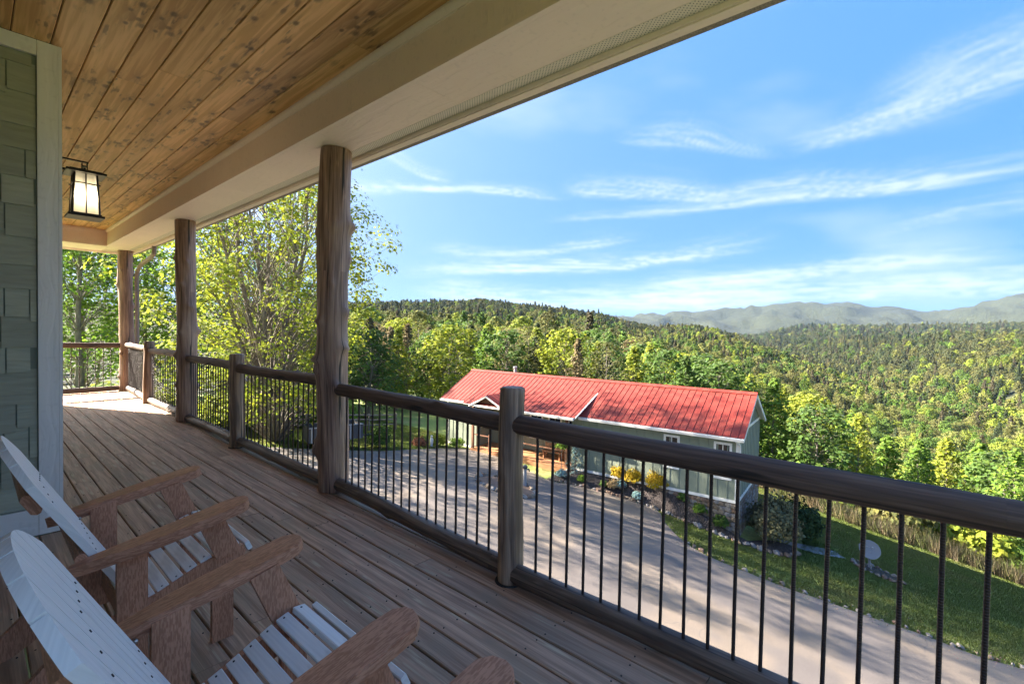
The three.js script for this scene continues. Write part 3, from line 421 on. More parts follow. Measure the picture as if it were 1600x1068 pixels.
// ---------------------------------------------------------------- chairs (x forward, z to the sitter's right)
function makeChair() {
  const c = base('adirondack_chair'); const G = (x, y, z, rx, ry, rz) => M4(x, y, z, rx, ry, rz);
  // origin under the seat, world x 0.45 at local 0
  const armTop = (x) => 0.69 - 0.19 * (0.37 - x);
  for (const s of [-1, 1]) {
    const out = []; const N = 10;
    // outline in (x forward, offset towards the outside); inner edge straight, outer edge curves in to the rear
    const pts = [[-0.25, -0.02], [-0.2, -0.045], [0.3, -0.062], [0.36, -0.055], [0.388, -0.03], [0.394, 0.005], [0.385, 0.04], [0.355, 0.065], [0.25, 0.07], [0.1, 0.066], [-0.04, 0.052], [-0.16, 0.025], [-0.25, 0.0]];
    const slab = (grow, y0, y1) => { const sh = pts.map(([x, o]) => [x * 1, (o + Math.sign(o || 1) * grow) * s]); const pr = s > 0 ? sh : sh.slice().reverse(); return prism(pr.map(([x, z]) => [x, -z]).reverse(), y1 - y0, new THREE.Matrix4().makeRotationX(-Math.PI / 2).setPosition(0, y0, 0), 0, 0); };
    const top = slab(0, -0.026, -0.003), cap = slab(-0.004, -0.003, 0.0), rib = slab(-0.012, -0.046, -0.026);
    const g = mergeGeometries([top, cap, rib]); { const uv = g.attributes.uv, p = g.attributes.position; for (let i = 0; i < uv.count; i++) uv.setXY(i, p.getZ(i) + p.getY(i), p.getX(i)); }
    g.applyMatrix4(G(0, 0.69 - 0.19 * 0.37, s * 0.354, 0, 0, Math.atan(0.19)));
    part('armrest', g, MAT.polyBrown, c);
    // slanted front arm bracket
    const br = prism([[0.19, 0.615], [0.27, 0.42], [0.37, 0.44], [0.285, 0.64]].reverse(), 0.028, G(0, 0, s * 0.315 - 0.014)); part('front_bracket', br, MAT.polyBrown, c);
    part('rear_bracket', prism([[-0.09, 0.1], [0.012, 0.1], [0.012, 0.606], [-0.09, 0.588]], 0.028, G(0, 0, s * 0.315 - 0.014)), MAT.polyBrown, c);
    // side rail that runs back to the floor
    part('side_rail', prism([[-0.5, 0], [-0.37, 0], [0.05, 0.255], [0.3, 0.335], [0.385, 0.375], [0.405, 0.41], [0.395, 0.44], [0.36, 0.444], [0.3, 0.435], [0.2, 0.405], [0.06, 0.345], [-0.12, 0.29], [-0.3, 0.2]], 0.028, G(0, 0, s * 0.278 - 0.014)), MAT.polyBrown, c);
    part('front_leg', prism([[0.27, 0], [0.36, 0], [0.36, 0.4], [0.27, 0.39]], 0.028, G(0, 0, s * 0.248 - 0.014)), MAT.polyBrown, c);
    const bolt = new THREE.SphereGeometry(0.008, 8, 6); bolt.translate(-0.13, 0.555, s * 0.3); part('bolt', bolt, MAT.bolt, c);
  }
  // seat slats follow the curved rails
  const slats = [[0.419, 0.438, -1.15], [0.352, 0.464, -0.1], [0.294, 0.452, 0.3], [0.238, 0.43, 0.42], [0.184, 0.404, 0.45], [0.131, 0.379, 0.44], [0.078, 0.356, 0.38], [0.026, 0.338, 0.3], [-0.028, 0.324, 0.22]];
  slats.forEach(([x, y, t], i) => {
    const m = part('seat_slat', prism(chamfered(0.046, 0.022, 0.003), 0.566, G(x, y - 0.011, -0.283, 0, 0, t)), MAT.poly, c);
    for (const s of [-1, 1]) part('screw', new THREE.CylinderGeometry(0.0038, 0.0038, 0.003, 6).applyMatrix4(G(x, y - 0.011, s * 0.265, 0, 0, t).multiply(M4(0, 0.0112, 0))), MAT.screw, m);
  });
  // fan back: seven slats, arched top
  const tilt = 0.55, ang = Math.atan(tilt), len0 = 0.82, frame = new THREE.Matrix4().makeRotationZ(ang).setPosition(0.0, 0.325, 0.035);   // local: y up the back, x forwards
  const arch = (z) => len0 - 0.15 * Math.pow(Math.abs(z) / 0.34, 2.2);
  for (let k = -3; k <= 3; k++) {
    const wb = 0.0535, wt = 0.0905, zb = k * 0.059, zt = k * 0.0965, q = [];
    for (let j = 0; j <= 5; j++) { const z = zt + (j / 5 - 0.5) * wt; q.push([z, arch(z)]); }
    const prof = [[zb - wb / 2, 0], [zb + wb / 2, 0], ...q.reverse()];
    const g = prism(prof.map(([z, y]) => [z, y]), 0.026, new THREE.Matrix4().makeBasis(new THREE.Vector3(0, 0, -1), new THREE.Vector3(0, 1, 0), new THREE.Vector3(1, 0, 0)).setPosition(-0.026, 0, 0)); { const uv = g.attributes.uv, p = g.attributes.position; for (let i = 0; i < uv.count; i++) uv.setXY(i, p.getZ(i) + p.getX(i) + k * 0.31, p.getY(i) + k * 0.7); }
    g.applyMatrix4(frame); const m = part('back_slat', g, MAT.poly, c);
    part('screw', new THREE.CylinderGeometry(0.0038, 0.0038, 0.003, 6).applyMatrix4(frame.clone().multiply(M4(0.0006, 0.60 - Math.abs(k) * 0.012, -k * 0.082, 0, 0, Math.PI / 2))), MAT.screw, m);
    part('screw', new THREE.CylinderGeometry(0.0038, 0.0038, 0.003, 6).applyMatrix4(frame.clone().multiply(M4(0.0006, 0.3, -k * 0.072, 0, 0, Math.PI / 2))), MAT.screw, m);
  }
  for (const [y, w] of [[0.6, 0.27], [0.3, 0.285]]) part('back_brace', prism(chamfered(0.036, 0.085, 0.012), w * 2, frame.clone().multiply(M4(-0.046, y, -w))), MAT.polyBrown, c);
  part('lower_brace', prism(chamfered(0.03, 0.09, 0.006), 0.52, G(-0.04, 0.25, -0.26)), MAT.polyBrown, c);
  return c;
}
const chair = makeChair(); chair.position.set(0.45, 0, -1.446); tag(chair, 'white and brown adirondack chair nearest the camera', 'chair', 'adirondack chairs along the house wall');
tag(copy(chair, [0.475, 0, -2.751], 0), 'white and brown adirondack chair next to the shingled wall corner', 'chair', 'adirondack chairs along the house wall');
tag(copy(chair, [0.475, 0, -0.40], 0), 'adirondack chair of which only a brown armrest tip shows at the bottom edge', 'chair', 'adirondack chairs along the house wall');

// ---------------------------------------------------------------- the red-roofed house (local x = into the house, z = towards its right end, origin at its near right corner)
const HO = [21.16, -5.573, -5.775], HT = 5.245 * D2R;
const toWorld = (v, y, u) => new THREE.Vector3(v, y, -u).applyAxisAngle(new THREE.Vector3(0, 1, 0), HT).add(new THREE.Vector3(...HO));
{
  const h = base('red_roofed_house', HO, HT); tag(h, 'long sage green board and batten house with red metal roof', 'house');
  const L = 16.66, W = 5.17, WH = 2.962, pitch = 0.5313, ov = 0.357, og = 0.262, U0 = 7.9, U1 = 14.3, RV = 1.45;
  const hb = (u0, u1, v0, v1, y0, y1) => box(v0, v1, y0, y1, -u1, -u0), R = rng(44);
  part('wall', [hb(0, U0, 0, W, 0, WH), hb(U1, L, 0, W, 0, WH), hb(U0 + 0.002, U1 - 0.002, RV, W - 0.002, 0, WH + 0.7)], MAT.greenWall, h);
  // gable ends
  for (const [a, b] of [[0.003, 0.1], [L - 0.1, L - 0.003]]) part('gable', prism([[0, WH], [W, WH], [W / 2, WH + W / 2 * pitch]], b - a, M4(0, 0, -b)), MAT.greenWall, h);
  // battens
  const bat = new THREE.BoxGeometry(0.022, 1, 0.045);
  const batten = (u, v, y0, y1, side) => { const m = part('batten', bat, MAT.greenWall, h); m.position.set(v, (y0 + y1) / 2, -u); m.scale.y = y1 - y0; if (side) m.rotation.y = Math.PI / 2; };
  for (let u = 0.42; u < L; u += 0.405) { const rec = u > U0 && u < U1; if (!(rec && false)) batten(u, rec ? RV - 0.011 : -0.011, 0.12, WH - 0.02); }
  for (let v = 0.3; v < W; v += 0.405) batten(-0.011, v, 0.12, WH + Math.min(v, W - v) * pitch - 0.12, true);
  part('gable_trim', [hb(-0.03, -0.003, -0.02, W + 0.02, WH - 0.09, WH + 0.02)], MAT.white, h);
  part('skirt_trim', [hb(-0.03, U0, -0.03, -0.002, -0.01, 0.11), hb(U1, L, -0.03, -0.002, -0.01, 0.11), hb(-0.032, -0.003, -0.002, W, -0.01, 0.11)], MAT.white, h);
  part('corner_board', [hb(-0.035, 0.1, -0.035, -0.002, 0.112, WH - 0.06), hb(-0.036, -0.003, 0, 0.1, 0.112, WH - 0.1)], MAT.white, h);
  part('corner_board', hb(L - 0.1, L + 0.03, -0.035, -0.002, 0.112, WH - 0.06), MAT.white, h);
  // stone foundation
  const f = part('foundation', [hb(0.02, L, 0.03, W - 0.03, -3.2, -0.012)], MAT.stone[4], h);
  const st = [0, 1, 2].map((i) => { const g = new THREE.IcosahedronGeometry(0.14, 1), p = g.attributes.position, q = rng(70 + i), cache = {}; for (let k = 0; k < p.count; k++) { const key = [p.getX(k), p.getY(k), p.getZ(k)].map((a) => a.toFixed(3)).join(); const d = cache[key] ??= 0.75 + 0.45 * q(); p.setXYZ(k, p.getX(k) * d * 1.15, p.getY(k) * d * 0.8, p.getZ(k) * d * 0.5); } g.computeVertexNormals(); return g; });
  for (let u = 0.1; u < 3.6; u += 0.24) for (let y = -0.14; y > -1.8; y -= 0.2) { if (y < -0.3 - 1.4 * (1 - u / 3.2)) continue; const m = part('foundation_stone', st[Math.floor(R() * 3)], MAT.stone[Math.floor(R() * 5)], f); m.position.set(0.02, y + (R() - 0.5) * 0.06, -(u + (R() - 0.5) * 0.08)); m.rotation.set(0, Math.PI / 2, 0); }
  for (let v = 0.1; v < W; v += 0.25) for (let y = -0.14; y > -2.4; y -= 0.2) { const m = part('foundation_stone', st[Math.floor(R() * 3)], MAT.stone[Math.floor(R() * 5)], f); m.position.set(v, y + (R() - 0.5) * 0.05, 0.0); }
  // ribbed roof panels: y = WH + v * pitch
  const RH = (v) => WH + v * pitch + 0.05, sl = Math.atan(pitch), slope = (W / 2 + ov) / Math.cos(sl);
  const panelProfile = (w) => { const p = []; for (let k = 0; k < 3; k++) { const a = k * w / 3; p.push([a, 0.012], [a + w / 3 - 0.06, 0.012], [a + w / 3 - 0.045, 0.034], [a + w / 3 - 0.02, 0.034], [a + w / 3 - 0.005, 0.012]); } p.push([w - 0.002, 0], [0, 0]); return p.reverse().map(([a, b]) => [-a, b]).reverse(); };
  const total = L + 2 * og, n = 19, pw = total / n, prof = panelProfile(pw);
  const near = prism(prof, slope), farp = prism(prof, slope);
  near.applyMatrix4(new THREE.Matrix4().makeBasis(new THREE.Vector3(0, 0, 1), new THREE.Vector3(-Math.sin(sl), Math.cos(sl), 0), new THREE.Vector3(-Math.cos(sl), -Math.sin(sl), 0)));
  farp.applyMatrix4(new THREE.Matrix4().makeBasis(new THREE.Vector3(0, 0, -1), new THREE.Vector3(Math.sin(sl), Math.cos(sl), 0), new THREE.Vector3(Math.cos(sl), -Math.sin(sl), 0)));
  for (let k = 0; k < n; k++) {
    const m = part('roof_panel', near, MAT.redRoof, h); m.position.set(W / 2, RH(W / 2), og - k * pw);
    const q = part('roof_panel', farp, MAT.redRoof, h); q.position.set(W / 2, RH(W / 2), og - (k + 1) * pw);
  }
  part('ridge_cap', prism([[-0.17, -0.05], [0, 0.045], [0.17, -0.05], [0, 0.06]].map(([a, b]) => [a, b]), total + 0.02, M4(W / 2, RH(W / 2) + 0.015, -L - og - 0.01)), MAT.redRoof, h);
  part('roof_deck', prism([[-ov + 0.02, WH - ov * pitch], [W / 2, RH(W / 2) - 0.08], [W + ov - 0.02, WH - ov * pitch], [W + ov - 0.02, WH - ov * pitch + 0.03], [W / 2, RH(W / 2) - 0.01], [-ov + 0.02, WH - ov * pitch + 0.03]], total - 0.04, M4(0, 0, -L - og + 0.02)), MAT.white, h);
  const gut = (u0, u1, v, y) => part('gutter', prism([[-0.06, -0.11], [0.06, -0.11], [0.06, 0.0], [-0.09, 0.0]], u1 - u0, M4(v, y, -u1)), MAT.white, h);
  gut(-og, U0 - 0.6, -ov - 0.03, RH(-ov) - 0.035); gut(U1 + 0.25, L + og, -ov - 0.03, RH(-ov) - 0.035);
  for (const s of [-1, 1]) part('rake_board', prism([[-0.07, -0.15], [0.0, -0.15], [0.0, 0.0], [-0.07, 0.0]].map(([a, b]) => [a, b]), slope, new THREE.Matrix4().makeBasis(new THREE.Vector3(0, 0, 1), new THREE.Vector3(s * Math.sin(sl), Math.cos(sl), 0), new THREE.Vector3(s * Math.cos(sl), -Math.sin(sl), 0)).setPosition(W / 2, RH(W / 2), og + 0.002)), MAT.white, h);
  part('downspout', [tube([[-ov - 0.02, RH(-ov) - 0.14, -0.05], [-0.09, WH - 0.5, 0.06], [-0.07, WH - 0.7, 0.07], [-0.07, -0.6, 0.07]], 0.04, 8)], MAT.white, h);
  part('drain_hose', tube([[-0.07, -0.6, 0.07], [-0.08, -1.0, 0.08], [-0.16, -1.4, 0.14], [-0.3, -1.52, 0.25]], 0.05, 8), MAT.black, h);
  const vent = part('roof_vent', [new THREE.CylinderGeometry(0.09, 0.09, 0.5, 12).translate(W / 2 + 0.15, RH(W / 2) + 0.1, -13.5), new THREE.CylinderGeometry(0.13, 0.13, 0.09, 12).translate(W / 2 + 0.15, RH(W / 2) + 0.38, -13.5)], MAT.grey, h);
  // windows: frame with jambs, pane, sash bars
  const windowAt = (u0, u1, y0, y1, v, bars = true) => {
    const t = 0.1, d = v - 0.045, w = part('window', [hb(u0, u1, d, v - 0.003, y1 - t, y1), hb(u0, u1, d, v - 0.003, y0, y0 + t), hb(u0, u0 + t, d, v - 0.003, y0 + t, y1 - t), hb(u1 - t, u1, d, v - 0.003, y0 + t, y1 - t)], MAT.white, h);
    part('pane', hb(u0 + t, u1 - t, v - 0.012, v - 0.006, y0 + t, y1 - t), MAT.glass, w);
    if (bars) part('sash_bar', [hb((u0 + u1) / 2 - 0.015, (u0 + u1) / 2 + 0.015, v - 0.028, v - 0.013, y0 + t, y1 - t), hb(u0 + t, u1 - t, v - 0.03, v - 0.0135, (y0 + y1) / 2 - 0.02, (y0 + y1) / 2 + 0.02)], MAT.white, w);
  };
  windowAt(0.25, 0.98, 0.92, 2.5, 0); windowAt(2.42, 3.14, 0.98, 2.5, 0);
  for (const u of [8.5, 9.75, 11.0]) windowAt(u - 0.45, u + 0.45, 0.85, 2.35, RV, false);
  const door = part('door', hb(12.65, 13.55, RV - 0.05, RV - 0.003, 0.2, 2.3), MAT.white, h); part('pane', hb(12.85, 13.35, RV - 0.056, RV - 0.051, 1.2, 2.1), MAT.glass, door); part('handle', new THREE.SphereGeometry(0.035, 8, 6).translate(RV - 0.07, 1.15, -12.73), MAT.bolt, door);
  // porch: deck, posts, rail, lower roof, little gable
  const pd = part('porch_deck', [hb(U0 - 0.1, U1, -0.55, RV - 0.05, -0.02, 0.12)], MAT.brownPost, h);
  for (let v = -0.5; v < RV - 0.1; v += 0.142) part('porch_board', hb(U0 - 0.12, U1 + 0.01, v, v + 0.134, 0.121, 0.15), MAT.cedarDeck, pd);
  part('porch_skirt', hb(U0 - 0.12, U1 + 0.01, -0.58, -0.551, -0.13, 0.119), MAT.cedarDeck, pd); part('porch_skirt', hb(U0 - 0.14, U0 - 0.121, -0.55, RV - 0.05, -0.13, 0.119), MAT.cedarDeck, pd);
  for (const u of [8.0, 9.6, 12.15, 13.4, 14.2]) part('porch_pier', hb(u - 0.06, u + 0.06, -0.48, -0.36, -0.8, -0.021), MAT.brownPost, pd);
  for (const u of [7.95, 11.4, 14.2]) part('porch_post', hb(u - 0.06, u + 0.06, -0.5, -0.38, 0.151, 2.74), MAT.brownPost, h);
  for (const [a, b] of [[8.03, 11.32], [13.0, 14.12]]) { part('porch_rail', [hb(a, b, -0.47, -0.41, 0.95, 1.0), hb(a, b, -0.47, -0.41, 0.25, 0.29)], MAT.brownPost, h); }
  part('porch_rail', [hb(7.93, 7.99, -0.36, 1.38, 0.95, 1.0), hb(7.93, 7.99, -0.36, 1.38, 0.25, 0.29)], MAT.brownPost, h);
  part('porch_rail_post', hb(9.65, 9.75, -0.5, -0.4, 0.151, 1.05), MAT.brownPost, h); part('porch_rail_post', hb(12.9, 13.0, -0.5, -0.4, 0.151, 1.1), MAT.brownPost, h);
  const pr = Math.atan(0.392), pl = 2.5 / Math.cos(pr), pn = 8, pwd = (14.55 - 7.2) / pn, pp = prism(panelProfile(pwd), pl); pp.applyMatrix4(new THREE.Matrix4().makeBasis(new THREE.Vector3(0, 0, 1), new THREE.Vector3(-Math.sin(pr), Math.cos(pr), 0), new THREE.Vector3(-Math.cos(pr), -Math.sin(pr), 0)));
  for (let k = 0; k < pn; k++) { const m = part('porch_roof_panel', pp, MAT.redRoof, h); m.position.set(1.5, 3.82, -7.2 - k * pwd); }
  part('porch_roof_deck', prism([[-0.98, 2.78], [1.48, 3.72], [1.48, 3.8], [-0.98, 2.82]], 7.3, M4(0, 0, -14.52)), MAT.white, h);
  part('porch_rake_board', prism([[-0.04, -0.06], [0, -0.06], [0, 0.0], [-0.04, 0.0]], pl, new THREE.Matrix4().makeBasis(new THREE.Vector3(0, 0, 1), new THREE.Vector3(-Math.sin(pr), Math.cos(pr), 0), new THREE.Vector3(-Math.cos(pr), -Math.sin(pr), 0)).setPosition(1.5, 3.835, -7.17)), MAT.white, h);
  gut(7.25, 11.45, -1.05, 2.83);
  const gb = base('entry_gable', [-1.06, 2.74, -12.75], 0, h), gs = Math.atan(0.64 / 1.3), gl = 1.42 / 1;
  const tri = (s) => prism([[0, -0.03], [0, 0.0], [1.9, 0.0], [1.9, -0.03]].reverse(), 1.46, new THREE.Matrix4().makeBasis(new THREE.Vector3(1, 0, 0), new THREE.Vector3(0, Math.cos(gs), s * Math.sin(gs)), new THREE.Vector3(0, -Math.sin(gs), s * Math.cos(gs))).setPosition(-0.02, 0.7, 0));
  part('gable_roof', tri(1), MAT.redRoof, gb); part('gable_roof', tri(-1), MAT.redRoof, gb);
  for (const s of [-1, 1]) for (let k = 0; k < 6; k++) part('roof_rib', box(-0.012, 0.012, 0, 0.022, 0, 1.45).applyMatrix4(new THREE.Matrix4().makeBasis(new THREE.Vector3(1, 0, 0), new THREE.Vector3(0, Math.cos(gs), s * Math.sin(gs)), new THREE.Vector3(0, -Math.sin(gs), s * Math.cos(gs))).setPosition(0.12 + k * 0.32, 0.7, 0)), MAT.redRoof, gb);
  for (const s of [-1, 1]) part('gable_rake', prism([[0, -0.12], [0, -0.031], [-0.05, -0.031], [-0.05, -0.12]].reverse(), 1.44, new THREE.Matrix4().makeBasis(new THREE.Vector3(1, 0, 0), new THREE.Vector3(0, Math.cos(gs), s * Math.sin(gs)), new THREE.Vector3(0, -Math.sin(gs), s * Math.cos(gs))).setPosition(0.0, 0.7, 0)), MAT.white, gb);
  part('gable_face', prism([[-1.2, 0.02], [1.2, 0.02], [0, 0.6]], 0.04, new THREE.Matrix4().makeBasis(new THREE.Vector3(0, 0, 1), new THREE.Vector3(0, 1, 0), new THREE.Vector3(-1, 0, 0)).setPosition(0.3, 0, 0)), MAT.brownPost, gb);
  part('tie_beam', box(-0.02, 0.05, 0.0, 0.09, -1.2, 1.2), MAT.white, gb);
  part('back_porch_post', box(W + 0.1, W + 0.26, -3.2, WH - 0.2, -0.2, -0.04), MAT.screw, h);
  // small bench on the porch
  const bn = base('porch_bench', toWorld(0.5, 0.15, 9.3).toArray(), HT); tag(bn, 'small wooden bench on the porch of the red-roofed house', 'bench');
  part('seat', box(-0.2, 0.2, 0.4, 0.44, -0.6, 0.6), MAT.cedarDeck, bn); for (const z of [-0.5, 0.5]) for (const x of [-0.15, 0.15]) part('leg', box(x - 0.03, x + 0.03, 0, 0.4, z - 0.03, z + 0.03), MAT.cedarDeck, bn); part('backrest', box(0.18, 0.22, 0.5, 0.8, -0.6, 0.6), MAT.cedarDeck, bn); part('back_post', [box(0.2, 0.24, 0.0, 0.85, -0.58, -0.53), box(0.2, 0.24, 0.0, 0.85, 0.53, 0.58)], MAT.cedarDeck, bn);
}

// ---------------------------------------------------------------- planting bed with its stone border
const bedOuter = smoothLine([[18.3, -13.4], [19.15, -12.2], [20.2, -9.89], [20.45, -8.79], [20.55, -7.94], [20.68, -6.87], [20.88, -5.94], [21.25, -5.0], [21.7, -4.15], [22.6, -3.7]], 6);
{
  const wallY = (u) => u > 2.9 ? -5.62 : -5.62 - (2.9 - u) / 2.9 * 1.55;
  const rows = bedOuter.map(([x, z], i) => { const u = lerp(8.3, -1.6, i / (bedOuter.length - 1)), w = toWorld(u < 0 ? 0.8 * sstep(0, -1.6, u) * 2 + 0.02 : 0.02, 0, u); return { o: [x, z], w: [w.x, w.z], u }; });
  const n = 12, P = [], U = [], I = [];
  rows.forEach(({ o, w, u }) => { for (let k = 0; k <= n; k++) { const t = k / n, x = lerp(o[0], w[0], t), z = lerp(o[1], w[1], t), yo = H(o[0], o[1]) + 0.06, yw = u < 0 ? H(w[0], w[1]) + 0.08 : wallY(u); P.push(x, lerp(yo, yw, t) + 0.1 * Math.sin(t * Math.PI) + (fbm(x * 2, z * 2, 400, 3) - 0.5) * 0.08, z); U.push(x, z); } });
  for (let i = 0; i < rows.length - 1; i++) for (let k = 0; k < n; k++) { const q = i * (n + 1) + k; I.push(q, q + 1, q + n + 1, q + 1, q + n + 2, q + n + 1); }
  const g = new THREE.BufferGeometry(); g.setAttribute('position', new THREE.Float32BufferAttribute(P, 3)); g.setAttribute('uv', new THREE.Float32BufferAttribute(U, 2)); g.setIndex(I); g.computeVertexNormals();
  tag(part('mulch_bed', g, MAT.mulch), 'dark mulch planting bed in front of the green house wall', 'planting bed', null, 'structure');
  var bedY = (x, z) => { let best = 1e9, y = 0; for (let i = 0; i < P.length; i += 3) { const d = (P[i] - x) ** 2 + (P[i + 2] - z) ** 2; if (d < best) { best = d; y = P[i + 1]; } } return y; };
}
const stones = [0, 1, 2, 3].map((i) => { const g = new THREE.IcosahedronGeometry(1, 1), p = g.attributes.position, q = rng(170 + i), cache = {}; for (let k = 0; k < p.count; k++) { const key = [p.getX(k), p.getY(k), p.getZ(k)].map((a) => a.toFixed(3)).join(); const d = cache[key] ??= 0.72 + 0.5 * q(); p.setXYZ(k, p.getX(k) * d, p.getY(k) * d * 0.62, p.getZ(k) * d * 0.8); } g.computeVertexNormals(); return g; });
function border(pts, label, seed, step = 0.22, size = 0.1, jitter = 0.06) {
  const R = rng(seed), b = base('stone_border', [pts[0][0], 0, pts[0][1]]); tag(b, label, 'stone border'); let acc = 0;
  for (let i = 1; i < pts.length; i++) { const d = Math.hypot(pts[i][0] - pts[i - 1][0], pts[i][1] - pts[i - 1][1]); acc += d; while (acc > 0) { const t = 1 - acc / d, x = lerp(pts[i - 1][0], pts[i][0], t) + (R() - 0.5) * jitter, z = lerp(pts[i - 1][1], pts[i][1], t) + (R() - 0.5) * jitter; const m = part('stone', stones[Math.floor(R() * 4)], MAT.stone[Math.floor(R() * 5)], b), s = size * (0.6 + R() * 0.8); m.position.set(x - pts[0][0], H(x, z) + s * 0.3 + 0.02, z - pts[0][1]); m.scale.setScalar(s); m.rotation.set(R(), R() * 6, R() * 0.4); acc -= step * (0.6 + 0.8 * R()); } }
}
border(bedOuter, 'row of rounded stones edging the mulch bed', 501, 0.19, 0.12);
border(driveEdge.slice(60, 108).map(([x, z]) => [x + 0.1, z]), 'loose stones along the lawn edge of the driveway', 502, 0.34, 0.09, 0.16);
{
  const R = rng(505), n = 2600, m = new THREE.InstancedMesh(stones[1], MAT.stone[1], n), mt = new THREE.Matrix4(), q = new THREE.Quaternion(), e = new THREE.Euler(); m.name = numbered('loose_gravel');
  for (let k = 0; k < n; k++) { const [ex, ez] = driveEdge[Math.floor(R() * driveEdge.length)], x = ex + (R() + R() + R() - 1.5) * 0.55 + (R() - 0.5) * 0.8, z = ez + (R() - 0.5) * 1.3, s = 0.008 + 0.022 * R() * R(); e.set(R() * 3, R() * 6, R()); mt.compose(new THREE.Vector3(x, H(x, z) + 0.034, z), q.setFromEuler(e), new THREE.Vector3(s, s, s)); m.setMatrixAt(k, mt); m.setColorAt(k, new THREE.Color().setRGB(0.7 + 0.6 * R(), 0.65 + 0.55 * R(), 0.6 + 0.5 * R())); }
  tag(m, 'loose gravel scattered along the driveway edge', 'gravel', null, 'stuff'); scene.add(m);
}
{ // stone-ringed island in the driveway
  const ring = []; for (let k = 0; k <= 24; k++) { const w = k / 24 * Math.PI * 2; ring.push([15.25 + Math.cos(w) * 1.0, -13.55 + Math.sin(w) * 1.45]); }
  border(ring, 'ring of stones round the small island in the driveway', 503, 0.2, 0.13);
  tag(part('island_bed', drape([0, 1, 2, 3, 4, 5, 6, 7, 8].map((k) => { const w = Math.PI * k / 8, q = Math.sin(w) * 0.95; return [[15.25 - q, -13.55 - Math.cos(w) * 1.4], [15.25 + q, -13.55 - Math.cos(w) * 1.4]]; }), (x, z) => H(x, z) + 0.07, 6), MAT.stone[2]), 'reddish earth bed inside the driveway island', 'planting bed', null, 'structure');
  const w = base('well_pump', [16.15, H(16.15, -13.2) + 0.05, -13.2]); tag(w, 'short blue-grey hydrant beside the driveway island', 'hydrant'); part('pipe', new THREE.CylinderGeometry(0.07, 0.09, 0.8, 12).translate(0, 0.4, 0), MAT.grey, w); part('head', new THREE.SphereGeometry(0.12, 12, 8).scale(1, 0.8, 1).translate(0, 0.84, 0), MAT.darkGrey, w); part('spout', tube([[0, 0.7, 0], [0.2, 0.72, 0.05], [0.24, 0.6, 0.06]], 0.035, 8), MAT.darkGrey, w);
}

// ---------------------------------------------------------------- plants
const leafTint = (hex, k = 1) => { const c = new THREE.Color(hex); return [c.r * k, c.g * k, c.b * k]; };
function leafMat(rgb, trans = 0.55) { const m = new THREE.MeshPhysicalMaterial({ vertexColors: true, roughness: 0.9, transmission: trans, thickness: 0, side: THREE.DoubleSide, specularIntensity: 0.25 }); m.color.setRGB(...rgb); return m; }
// leaves: list of [x, y, z, size, nx, ny, nz]; each a folded lozenge
function leafGeo(leaves, R, vary = 0.28) {
  const n = leaves.length, P = new Float32Array(n * 12), N = new Float32Array(n * 12), Cc = new Float32Array(n * 12), I = new Uint32Array(n * 6), a = new THREE.Vector3(), b = new THREE.Vector3(), nn = new THREE.Vector3();
  for (let i = 0; i < n; i++) {
    const [x, y, z, s, ux, uy, uz] = leaves[i]; nn.set(ux, uy, uz).normalize(); a.set(R() - 0.5, R() - 0.5, R() - 0.5).cross(nn).normalize(); b.crossVectors(nn, a);
    const w = s * (0.55 + 0.3 * R()), l = s, f = s * 0.16 * (R() - 0.2), pts = [[-l, 0, 0], [0.1 * l, -w, f], [l, 0, -f], [0.1 * l, w, f]];
    const k = 1 - vary + 2 * vary * R(), yel = (R() - 0.5) * vary * 0.9;
    for (let j = 0; j < 4; j++) { const [p, q, r] = pts[j], o = (i * 4 + j) * 3; P[o] = x + a.x * p + b.x * q + nn.x * r; P[o + 1] = y + a.y * p + b.y * q + nn.y * r; P[o + 2] = z + a.z * p + b.z * q + nn.z * r; N[o] = nn.x; N[o + 1] = nn.y; N[o + 2] = nn.z; Cc[o] = k * (1 + yel); Cc[o + 1] = k; Cc[o + 2] = k * (1 - yel); }
    I.set([i * 4, i * 4 + 1, i * 4 + 2, i * 4, i * 4 + 2, i * 4 + 3], i * 6);
  }
  const g = new THREE.BufferGeometry(); g.setAttribute('position', new THREE.BufferAttribute(P, 3)); g.setAttribute('normal', new THREE.BufferAttribute(N, 3)); g.setAttribute('color', new THREE.BufferAttribute(Cc, 3)); g.setIndex(new THREE.BufferAttribute(I, 1)); return g;
}
